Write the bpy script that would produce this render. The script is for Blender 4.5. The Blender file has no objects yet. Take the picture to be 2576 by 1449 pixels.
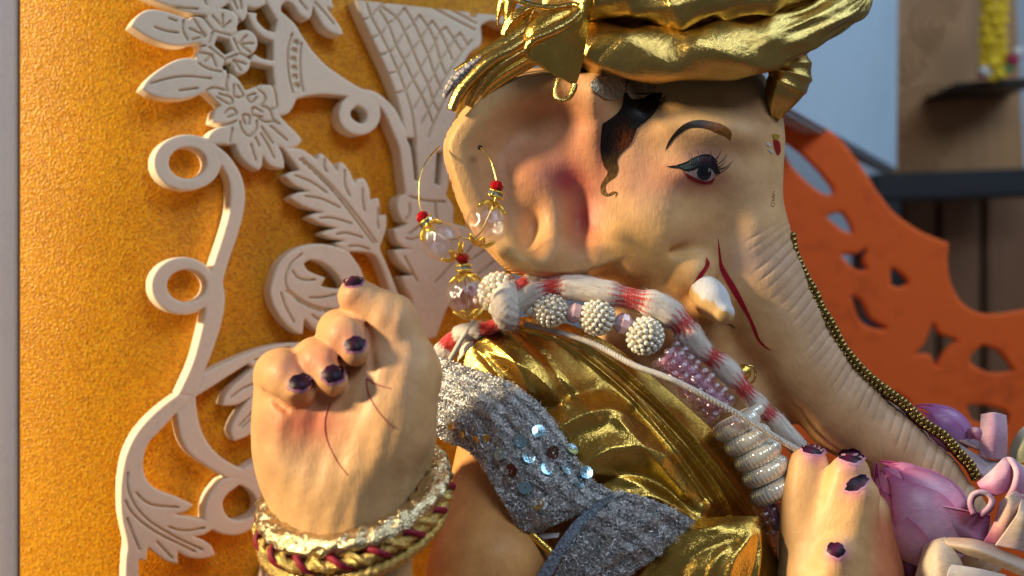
import bpy, bmesh, math, random
import numpy as np
from mathutils import Vector, Matrix
from mathutils.bvhtree import BVHTree
from mathutils.geometry import delaunay_2d_cdt

scene = bpy.context.scene
COL = scene.collection
random.seed(7); rng = np.random.default_rng(7)

# ------------------------------------------------------------------ camera
D0 = 0.62            # camera to the plane of the statue's profile
S0 = 0.48 / 2576.0   # metres per picture unit on that plane
Z0 = 0.34            # camera height above the table
cam_d = bpy.data.cameras.new("camera"); cam = bpy.data.objects.new("camera", cam_d); COL.objects.link(cam)
cam.location = (0, -D0, Z0); cam.rotation_euler = (math.radians(90), 0, 0)
cam_d.sensor_width = 36.0; cam_d.lens = 36.0 * D0 / 0.48
cam_d.clip_start = 0.02; cam_d.clip_end = 30
cam_d.dof.use_dof = True; cam_d.dof.focus_distance = 0.585; cam_d.dof.aperture_fstop = 6.8
scene.camera = cam

# ------------------------------------------------------------------ light
world = bpy.data.worlds.new("World"); scene.world = world; world.use_nodes = True
wn = world.node_tree; wn.nodes["Background"].inputs[0].default_value = (0.52, 0.53, 0.56, 1); wn.nodes["Background"].inputs[1].default_value = 0.13
SUN_TO = Vector((-0.90, -0.29, 0.33)).normalized()
def light(name, kind, loc, to, energy, color, **kw):
    d = bpy.data.lights.new(name, kind); o = bpy.data.objects.new(name, d); COL.objects.link(o)
    o.location = loc; o.rotation_euler = (Vector(to) - Vector(loc)).to_track_quat('-Z', 'Y').to_euler()
    d.energy = energy; d.color = color
    for k, v in kw.items(): setattr(d, k, v)
    return o
light("sun", 'SUN', SUN_TO * 3 + Vector((0, 0, Z0)), (0, 0, Z0), 5.0, (1.0, 0.78, 0.46), angle=math.radians(6.0))
light("background_fill_light", 'AREA', (1.15, 0.05, 1.35), (0.45, 0.9, 0.40), 6.5, (0.60, 0.81, 1.0), shape='RECTANGLE', size=0.7, size_y=0.7)  # made-up fill lamp, added to brighten the background
# daylight from an open window: high on the right and above
light("window_light", 'AREA', (0.50, -1.05, 1.25), (0.0, 0.05, Z0), 5.6, (0.76, 0.88, 1.0), shape='RECTANGLE', size=0.7, size_y=0.4)
vs = scene.view_settings; vs.view_transform = 'Standard'; vs.look = 'None'; vs.exposure = 0.28; vs.gamma = 1.0
scene.cycles.use_denoising = True
scene.cycles.max_bounces = 10; scene.cycles.transmission_bounces = 8; scene.cycles.caustics_reflective = False; scene.cycles.caustics_refractive = False
scene.cycles.sample_clamp_indirect = 6.0

# ------------------------------------------------------------------ helpers
def P(u, v, w=0.0):
    """picture unit (2576 x 1449 frame) at depth w (same unit, + away) to a world point"""
    y = w * S0; s = S0 * (D0 + y) / D0
    return Vector(((u - 1288) * s, y, Z0 - (v - 724.5) * s))
def PA(A):
    A = np.asarray(A, float); y = A[:, 2] * S0; s = S0 * (D0 + y) / D0
    return np.stack([(A[:, 0] - 1288) * s, y, Z0 - (A[:, 1] - 724.5) * s], 1)
CAMP = Vector((0, -D0, Z0))
def ray(u, v): return (P(u, v, 0) - CAMP).normalized()

def tag(o, label=None, cat=None, group=None, kind=None):
    if label: o["label"] = label
    if cat: o["category"] = cat
    if group: o["group"] = group
    if kind: o["kind"] = kind
    return o
def empty(name, loc, label, cat, group=None):
    o = bpy.data.objects.new(name, None); COL.objects.link(o); o.location = loc; o.empty_display_size = 0.02
    return tag(o, label, cat, group)
def link(name, me, mat=None, parent=None):
    o = bpy.data.objects.new(name, me); COL.objects.link(o)
    if mat is not None and not me.materials: me.materials.append(mat)
    if parent is not None:
        o.parent = parent; o.matrix_parent_inverse = PINV(parent)
    return o
def PINV(p):
    m = Matrix.Translation(p.location)
    q = p.parent
    m2 = p.matrix_basis.copy()
    while q is not None:
        m2 = q.matrix_basis @ p.matrix_parent_inverse @ m2 if q == p.parent else q.matrix_basis @ m2
        q = q.parent
    return m2.inverted()
def mesh(name, V, F, smooth=True, col=None):
    me = bpy.data.meshes.new(name)
    V = np.asarray(V, float)
    if isinstance(F, np.ndarray) and F.ndim == 2:
        n, k = F.shape
        me.vertices.add(len(V)); me.vertices.foreach_set("co", V.astype(np.float32).ravel())
        me.loops.add(n * k); me.loops.foreach_set("vertex_index", F.astype(np.int32).ravel())
        me.polygons.add(n); me.polygons.foreach_set("loop_start", np.arange(0, n * k, k, dtype=np.int32))
        try: me.polygons.foreach_set("loop_total", np.full(n, k, dtype=np.int32))
        except Exception: pass
        me.update(calc_edges=True); me.validate()
    else:
        me.from_pydata([tuple(p) for p in V], [], [tuple(f) for f in F]); me.update()
    if smooth: me.polygons.foreach_set("use_smooth", np.ones(len(me.polygons), dtype=bool))
    if col is not None:
        a = me.color_attributes.new("Col", 'FLOAT_COLOR', 'POINT')
        c = np.ones((len(V), 4), np.float32); c[:, :3] = col; a.data.foreach_set("color", c.ravel())
    return me
def obj(name, V, F, mat, parent=None, smooth=True, col=None):
    return link(name, mesh(name, V, F, smooth, col), mat, parent)

def crom(pts, n=8, closed=False):
    """Catmull-Rom through points (any dimension)"""
    p = [np.asarray(q, float) for q in pts]; m = len(p); out = []
    rngs = range(m if closed else m - 1)
    for i in rngs:
        if closed: a, b, c, d = p[(i - 1) % m], p[i], p[(i + 1) % m], p[(i + 2) % m]
        else: a, b, c, d = p[max(i - 1, 0)], p[i], p[i + 1], p[min(i + 2, m - 1)]
        for k in range(n):
            t = k / n
            out.append(0.5 * ((2 * b) + (c - a) * t + (2 * a - 5 * b + 4 * c - d) * t * t + (3 * b - a - 3 * c + d) * t ** 3))
    if not closed: out.append(p[-1])
    return np.array(out)
def spl(pts, n=5):
    """closed outline; a point with a third element 1 is a sharp corner"""
    m = len(pts); cor = [i for i in range(m) if len(pts[i]) > 2]
    if not cor: return crom([q[:2] for q in pts], n, True)
    out = []
    for a, b in zip(cor, cor[1:] + [cor[0] + m]):
        seg = [pts[i % m][:2] for i in range(a, b + 1)]
        s = crom(seg, n) if len(seg) > 2 else np.array(seg, float)
        out.append(s[:-1])
    return np.concatenate(out)

def sdf_poly(X, Y, poly):
    d = np.full(X.shape, 1e18); s = np.ones(X.shape)
    n = len(poly)
    for i in range(n):
        ax, ay = poly[i]; bx, by = poly[i - 1]
        ex, ey = bx - ax, by - ay; wx, wy = X - ax, Y - ay
        L = ex * ex + ey * ey + 1e-20
        t = np.clip((wx * ex + wy * ey) / L, 0, 1)
        d = np.minimum(d, (wx - ex * t) ** 2 + (wy - ey * t) ** 2)
        c1 = Y >= ay; c2 = Y < by; c3 = ex * wy > ey * wx
        flip = (c1 & c2 & c3) | (~c1 & ~c2 & ~c3)
        s = np.where(flip, -s, s)
    return s * np.sqrt(d)
def dist_line(X, Y, pl):
    d = np.full(X.shape, 1e18)
    for i in range(len(pl) - 1):
        ax, ay = pl[i]; ex, ey = pl[i + 1][0] - ax, pl[i + 1][1] - ay; wx, wy = X - ax, Y - ay
        t = np.clip((wx * ex + wy * ey) / (ex * ex + ey * ey + 1e-20), 0, 1)
        d = np.minimum(d, (wx - ex * t) ** 2 + (wy - ey * t) ** 2)
    return np.sqrt(d)

def snets(f):
    """surface nets: zero level of a 3D array, in index coordinates"""
    s = f < 0
    c = np.zeros(tuple(k - 1 for k in f.shape), np.int8)
    offs = [(i, j, k) for i in (0, 1) for j in (0, 1) for k in (0, 1)]
    for (i, j, k) in offs:
        c += s[i:f.shape[0] - 1 + i, j:f.shape[1] - 1 + j, k:f.shape[2] - 1 + k]
    mixed = (c > 0) & (c < 8)
    idx = np.full(mixed.shape, -1, np.int32); cells = np.argwhere(mixed); idx[mixed] = np.arange(len(cells))
    acc = np.zeros((len(cells), 3)); cnt = np.zeros(len(cells))
    for a in offs:
        for ax in range(3):
            if a[ax] == 0:
                b = list(a); b[ax] = 1
                fa = f[cells[:, 0] + a[0], cells[:, 1] + a[1], cells[:, 2] + a[2]]
                fb = f[cells[:, 0] + b[0], cells[:, 1] + b[1], cells[:, 2] + b[2]]
                m = (fa < 0) != (fb < 0)
                t = fa[m] / (fa[m] - fb[m])
                p = np.tile(np.array(a, float), (m.sum(), 1)); p[:, ax] = t
                acc[m] += p; cnt[m] += 1
    V = cells + acc / np.maximum(cnt, 1)[:, None]
    Q = []
    for ax in range(3):
        o1, o2 = [k for k in range(3) if k != ax]
        sl0 = [slice(1, -1)] * 3; sl1 = [slice(1, -1)] * 3
        sl0[ax] = slice(0, -1); sl1[ax] = slice(1, None)
        s0 = s[tuple(sl0)]; ch = np.argwhere(s0 != s[tuple(sl1)])
        if len(ch) == 0: continue
        inside = s0[ch[:, 0], ch[:, 1], ch[:, 2]]
        base = ch.copy(); base[:, o1] += 1; base[:, o2] += 1
        def cell(d1, d2):
            q = base.copy(); q[:, o1] += d1; q[:, o2] += d2
            return idx[q[:, 0], q[:, 1], q[:, 2]]
        q = np.stack([cell(-1, -1), cell(0, -1), cell(0, 0), cell(-1, 0)], 1)
        flip = inside if ax != 1 else ~inside
        q[~flip] = q[~flip][:, ::-1]
        Q.append(q)
    Q = np.concatenate(Q); Q = Q[(Q >= 0).all(1)]
    return V, Q

def strands(Pts, rad):
    """many thin threads at once: Pts (n, k, 3) picture units"""
    Pts = np.asarray(Pts, float); n, k = Pts.shape[:2]; T = Pts[:, -1] - Pts[:, 0]; T /= np.linalg.norm(T, axis=1, keepdims=True) + 1e-9
    A = np.cross(T, rng.standard_normal((n, 3))); A /= np.linalg.norm(A, axis=1, keepdims=True) + 1e-9; B = np.cross(T, A); rad = np.asarray(rad, float)
    V = np.stack([Pts + (A[:, None] * math.cos(t) + B[:, None] * math.sin(t)) * rad[None, :, None] for t in (0, 2.0944, 4.1888)], 2)   # n,k,3,3
    i = np.arange(n)[:, None, None] * (3 * k); j = np.arange(k - 1)[None, :, None] * 3; q = np.arange(3)[None, None, :]; q2 = (q + 1) % 3
    F = np.stack(np.broadcast_arrays(i + j + q, i + j + q2, i + j + 3 + q2, i + j + 3 + q), -1).reshape(-1, 4)
    return PA(V.reshape(-1, 3)), F
# signed distance primitives on a grid (picture units)
class Field:
    def __init__(self, lo, hi, step):
        self.lo = np.array(lo, float); self.step = step
        n = np.ceil((np.array(hi, float) - self.lo) / step).astype(int) + 1
        ax = [(self.lo[i] + step * np.arange(n[i])).astype(np.float32) for i in range(3)]
        self.U, self.V, self.W = np.meshgrid(*ax, indexing='ij', sparse=True)
        self.d = np.full(tuple(n), 1e3, np.float32)
    def ell(self, c, r, rot=0.0):
        U, V, W = self.U - c[0], self.V - c[1], self.W - c[2]
        if rot:
            cs, sn = math.cos(math.radians(rot)), math.sin(math.radians(rot))
            U, V = U * cs + V * sn, -U * sn + V * cs
        k = np.sqrt((U / r[0]) ** 2 + (V / r[1]) ** 2 + (W / r[2]) ** 2)
        return ((k - 1) * min(r) * np.clip(k, 0.6, 1.6) ** 0).astype(np.float32)
    def cone(self, a, b, ra, rb, fw=1.0):
        """tapered capsule, fw squeezes the depth"""
        a = np.array(a, float); b = np.array(b, float); e = b - a; e2 = e.copy(); e2[2] /= fw
        U, V, W = self.U - a[0], self.V - a[1], (self.W - a[2]) / fw
        t = np.clip((U * e2[0] + V * e2[1] + W * e2[2]) / (e2 @ e2), 0, 1)
        r = ra + (rb - ra) * t
        return (np.sqrt((U - e2[0] * t) ** 2 + (V - e2[1] * t) ** 2 + (W - e2[2] * t) ** 2) - r).astype(np.float32)
    def add(self, d, k=0.0):
        if k <= 0: self.d = np.minimum(self.d, d); return
        h = np.clip(0.5 + 0.5 * (self.d - d) / k, 0, 1)
        self.d = self.d * (1 - h) + d * h - k * h * (1 - h)
    def sub(self, d, k=0.0):
        d = -d
        if k <= 0: self.d = np.maximum(self.d, d); return
        h = np.clip(0.5 - 0.5 * (self.d - d) / k, 0, 1)
        self.d = self.d * (1 - h) + d * h + k * h * (1 - h)
    def mesh(self):
        V, Q = snets(self.d)
        return V * self.step + self.lo, Q

def loft(rows, nu=10, nv=10, fn=None):
    """rows of (u,v,w) control points -> smooth grid of picture-unit points"""
    R = [crom(r, nu) for r in rows]; R = np.array(R)
    G = np.array([crom(R[:, j], nv) for j in range(R.shape[1])])   # (cols, rows, 3)
    G = np.transpose(G, (1, 0, 2))
    if fn is not None:
        n, m = G.shape[:2]
        S, T = np.meshgrid(np.linspace(0, 1, m), np.linspace(0, 1, n))
        G = fn(G, S, T)
    return G
def grid_faces(n, m, cu=False, cv=False):
    i, j = np.meshgrid(np.arange(n if cv else n - 1), np.arange(m if cu else m - 1), indexing='ij')
    i = i.ravel(); j = j.ravel(); i2 = (i + 1) % n; j2 = (j + 1) % m
    return np.stack([i * m + j, i * m + j2, i2 * m + j2, i2 * m + j], 1)
def sheet(name, G, mat, parent=None, thick=3.0, col=None):
    """a cloth or petal sheet with real thickness"""
    n, m = G.shape[:2]; V = PA(G.reshape(-1, 3)).reshape(n, m, 3)
    dv = np.gradient(V, axis=0); du = np.gradient(V, axis=1)
    N = np.cross(du, dv); N /= np.linalg.norm(N, axis=2, keepdims=True) + 1e-12
    back = V + N * (thick * S0) * np.where(N[..., 1:2].mean() < 0, -1, 1)
    F = grid_faces(n, m); k = n * m
    Fb = F[:, ::-1] + k
    e = []
    def rim(idx):
        for a, b in zip(idx[:-1], idx[1:]): e.append((b, a, a + k, b + k))
    rim([j for j in range(m)]); rim([i * m + m - 1 for i in range(n)]); rim([(n - 1) * m + j for j in range(m - 1, -1, -1)]); rim([i * m for i in range(n - 1, -1, -1)])
    AllV = np.concatenate([V.reshape(-1, 3), back.reshape(-1, 3)])
    AllF = np.concatenate([F, Fb, np.array(e)])
    if col is not None: col = np.concatenate([col.reshape(-1, 3)] * 2)
    me = mesh(name, AllV, AllF, True, col)
    o = link(name, me, mat, parent)
    bm = bmesh.new(); bm.from_mesh(me); bmesh.ops.recalc_face_normals(bm, faces=bm.faces); bm.to_mesh(me); bm.free()
    return o
def frames(path):
    T = np.gradient(path, axis=0); T /= np.linalg.norm(T, axis=1, keepdims=True) + 1e-12
    N = np.zeros_like(path); n = np.cross(T[0], [0, 0, 1.0]);
    if np.linalg.norm(n) < 1e-3: n = np.cross(T[0], [1.0, 0, 0])
    n /= np.linalg.norm(n)
    for i in range(len(path)):
        n = n - T[i] * (n @ T[i]); n /= np.linalg.norm(n) + 1e-12; N[i] = n
    return T, N, np.cross(T, N)
def tube_arrays(path, rad, ns=10, disp=None, flat=None, world=False):
    """path in picture units (u,v,w); rad scalar or list; disp(s,theta)->extra radius"""
    path = np.asarray(path, float); n = len(path)
    rad = np.full(n, rad, float) if np.isscalar(rad) else np.asarray(rad, float)
    T, N, B = frames(path)
    th = np.linspace(0, 2 * np.pi, ns, endpoint=False)
    s = np.linspace(0, 1, n)
    Sg, Tg = np.meshgrid(s, th, indexing='ij')
    R = rad[:, None] + (disp(Sg, Tg) if disp is not None else 0)
    f = 1.0 if flat is None else flat
    V = path[:, None] + (N[:, None] * np.cos(Tg)[..., None] * f + B[:, None] * np.sin(Tg)[..., None]) * R[..., None]
    V = V.reshape(-1, 3); F = grid_faces(n, ns, cu=True)
    caps = [list(range(ns))[::-1], [(n - 1) * ns + j for j in range(ns)]]
    return (V if world else PA(V)), F, caps
def tube(name, path, rad, mat, parent=None, ns=10, disp=None, flat=None, world=False):
    V, F, caps = tube_arrays(path, rad, ns, disp, flat, world)
    me = mesh(name, V, [tuple(f) for f in F] + [tuple(c) for c in caps])
    o = link(name, me, mat, parent)
    bm = bmesh.new(); bm.from_mesh(me); bmesh.ops.recalc_face_normals(bm, faces=bm.faces); bm.to_mesh(me); bm.free()
    return o
def sphere_arrays(seg=16, ring=10):
    th = np.linspace(0, np.pi, ring + 1)[1:-1]; ph = np.linspace(0, 2 * np.pi, seg, endpoint=False)
    V = [(0, 0, 1)] + [(math.sin(t) * math.cos(p), math.sin(t) * math.sin(p), math.cos(t)) for t in th for p in ph] + [(0, 0, -1)]
    F = [(0, 1 + j, 1 + (j + 1) % seg) for j in range(seg)]
    for i in range(ring - 2):
        for j in range(seg):
            a = 1 + i * seg + j; b = 1 + i * seg + (j + 1) % seg
            F.append((a, a + seg, b + seg, b))
    l = len(V) - 1; o = 1 + (ring - 2) * seg
    F += [(l, o + (j + 1) % seg, o + j) for j in range(seg)]
    return np.array(V, float), F
def join_arrays(parts):
    Vs, Fs, k = [], [], 0
    for V, F in parts:
        Vs.append(np.asarray(V)); Fs += [tuple(int(i) + k for i in f) for f in F]; k += len(V)
    return np.concatenate(Vs), Fs
def place(name, me, loc, scale, mat, parent, rot=None):
    """object sharing mesh data, at a world location"""
    o = link(name, me, mat, parent)
    m = Matrix.Translation(loc)
    if rot is not None: m = m @ rot.to_matrix().to_4x4()
    if np.isscalar(scale): scale = (scale,) * 3
    o.matrix_basis = m @ Matrix.Diagonal((*scale, 1))
    return o

# ------------------------------------------------------------------ materials
def new_mat(name):
    m = bpy.data.materials.new(name); m.use_nodes = True
    nt = m.node_tree; b = nt.nodes["Principled BSDF"]
    return m, nt, b
def nd(nt, t, **kw):
    n = nt.nodes.new(t)
    for k, v in kw.items():
        if k.startswith("i_"):
            key = k[2:]
            key = int(key) if key.isdigit() else key.replace("_", " ")
            n.inputs[key].default_value = v
        else: setattr(n, k, v)
    return n
def ramp(nt, fac, stops):
    r = nd(nt, 'ShaderNodeValToRGB'); e = r.color_ramp.elements
    e[0].position, e[0].color = stops[0][0], (*stops[0][1], 1); e[1].position, e[1].color = stops[-1][0], (*stops[-1][1], 1)
    for p, c in stops[1:-1]:
        x = e.new(p); x.color = (*c, 1)
    nt.links.new(fac, r.inputs[0]); return r.outputs[0]
def coords(nt, scale=(1, 1, 1), rot=(0, 0, 0), kind='Object'):
    tc = nd(nt, 'ShaderNodeTexCoord'); mp = nd(nt, 'ShaderNodeMapping'); mp.inputs['Scale'].default_value = scale; mp.inputs['Rotation'].default_value = rot
    nt.links.new(tc.outputs[kind], mp.inputs[0]); return mp.outputs[0]
def bump(nt, b, heights, sock='Normal'):
    prev = None
    for h, strength, dist in heights:
        n = nd(nt, 'ShaderNodeBump'); n.inputs['Strength'].default_value = strength; n.inputs['Distance'].default_value = dist
        nt.links.new(h, n.inputs['Height'])
        if prev is not None: nt.links.new(prev, n.inputs['Normal'])
        prev = n.outputs[0]
    nt.links.new(prev, b.inputs[sock])
def noise(nt, vec, scale, detail=4, rough=0.6):
    n = nd(nt, 'ShaderNodeTexNoise'); n.inputs['Scale'].default_value = scale; n.inputs['Detail'].default_value = detail; n.inputs['Roughness'].default_value = rough
    if vec is not None: nt.links.new(vec, n.inputs['Vector'])
    return n.outputs['Fac']
def plain(name, color, rough=0.5, metal=0.0, nscale=600, namp=0.12, bstr=0.15, bdist=0.0004, coat=0.0, trans=0.0, ior=1.45, sss=0.0, vec_scale=(1, 1, 1)):
    m, nt, b = new_mat(name)
    v = coords(nt, vec_scale)
    n = noise(nt, v, nscale); n2 = noise(nt, v, nscale * 0.13, 3)
    mx = nd(nt, 'ShaderNodeMath', operation='ADD'); nt.links.new(n, mx.inputs[0]); nt.links.new(n2, mx.inputs[1])
    lo = tuple(c * (1 - namp) for c in color); hi = tuple(min(1, c * (1 + namp)) for c in color)
    nt.links.new(ramp(nt, mx.outputs[0], [(0.6, lo), (1.4, hi)][0:1] + [(0.999, hi)]), b.inputs['Base Color'])
    b.inputs['Roughness'].default_value = rough; b.inputs['Metallic'].default_value = metal; b.inputs['Coat Weight'].default_value = coat; b.inputs['Coat Roughness'].default_value = 0.08
    b.inputs['Transmission Weight'].default_value = trans; b.inputs['IOR'].default_value = ior
    if sss: b.inputs['Subsurface Weight'].default_value = sss; b.inputs['Subsurface Radius'].default_value = (1, 0.5, 0.25); b.inputs['Subsurface Scale'].default_value = 0.004
    if bstr: bump(nt, b, [(n, bstr, bdist)])
    return m

def mat_foam():
    m, nt, b = new_mat("orange_foam_sheet")
    v = coords(nt)
    vo = nd(nt, 'ShaderNodeTexVoronoi', feature='DISTANCE_TO_EDGE'); vo.inputs['Scale'].default_value = 780; nt.links.new(v, vo.inputs['Vector'])
    vf = nd(nt, 'ShaderNodeTexVoronoi', feature='F1'); vf.inputs['Scale'].default_value = 780; nt.links.new(v, vf.inputs['Vector'])
    big = noise(nt, v, 22, 3); fine = noise(nt, v, 1500, 2)
    cellc = ramp(nt, vf.outputs['Color'], [(0.0, (0.56, 0.17, 0.0)), (0.5, (0.84, 0.31, 0.0)), (1.0, (1.0, 0.50, 0.0))])
    wall = ramp(nt, vo.outputs['Distance'], [(0.0, (1.0, 0.68, 0.06)), (0.14, (0.0, 0.0, 0.0))])
    mx = nd(nt, 'ShaderNodeMix', data_type='RGBA', blend_type='LIGHTEN'); mx.inputs[0].default_value = 0.7
    nt.links.new(cellc, mx.inputs[6]); nt.links.new(wall, mx.inputs[7])
    mz = nd(nt, 'ShaderNodeMix', data_type='RGBA', blend_type='MULTIPLY'); mz.inputs[0].default_value = 0.5
    nt.links.new(mx.outputs[2], mz.inputs[6]); nt.links.new(ramp(nt, big, [(0.3, (0.68, 0.60, 0.47)), (0.75, (1, 1, 1))]), mz.inputs[7])
    nt.links.new(mz.outputs[2], b.inputs['Base Color'])
    b.inputs['Roughness'].default_value = 0.30; b.inputs['Coat Weight'].default_value = 0.10; b.inputs['Coat Roughness'].default_value = 0.05; b.inputs['Specular IOR Level'].default_value = 0.22
    b.inputs['Subsurface Weight'].default_value = 0.25; b.inputs['Subsurface Radius'].default_value = (1, 0.45, 0.08); b.inputs['Subsurface Scale'].default_value = 0.004
    bump(nt, b, [(noise(nt, v, 1250, 2), 1.0, 0.0009)], 'Coat Normal')
    bump(nt, b, [(vo.outputs['Distance'], -0.8, 0.0007), (vf.outputs['Distance'], 0.6, 0.0006), (fine, 0.5, 0.0003)])
    return m
M_FOAM = mat_foam()
M_CARVE = plain("carved_white_foam", (0.86, 0.75, 0.60), 0.62, nscale=420, namp=0.07, bstr=0.13, bdist=0.0006, sss=0.12)
M_POST = plain("white_painted_post", (0.88, 0.89, 0.88), 0.7, nscale=300, namp=0.06, bstr=0.3, bdist=0.0006)
# ------------------------------------------------------------------ carved backboard behind the statue
TH = math.radians(28)                       # the board is turned to face the way the statue faces
BN = Vector((math.sin(TH), -math.cos(TH), 0)); BA = Vector((math.cos(TH), math.sin(TH), 0))
BO = P(1100, 724.5, 620)                    # point on the front of the carving
TK = 0.014                                  # thickness of the carved foam
def bproj(u, v):
    r = ray(u, v); t = (BO - CAMP).dot(BN) / r.dot(BN); q = CAMP + r * t - BO
    return (q.dot(BA), q.z)
def bworld(a, b, c): return BO + BA * a + Vector((0, 0, b)) + BN * c
CR = {1: (257.6, 0), 2: (257.6, 362.25), 3: (257.6, 724.5), 4: (257.6, 1086.75), 5: (772.8, 0), 6: (772.8, 362.25)}
def cv(c, pts): ox, oy = CR[c]; return [bproj(ox + p[0] / 4, oy + p[1] / 4) for p in pts]
def ell2(cx, cy, rx, ry, n=28): return [(cx + rx * math.cos(t), cy + ry * math.sin(t)) for t in np.linspace(0, 2 * np.pi, n, endpoint=False)]
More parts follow.
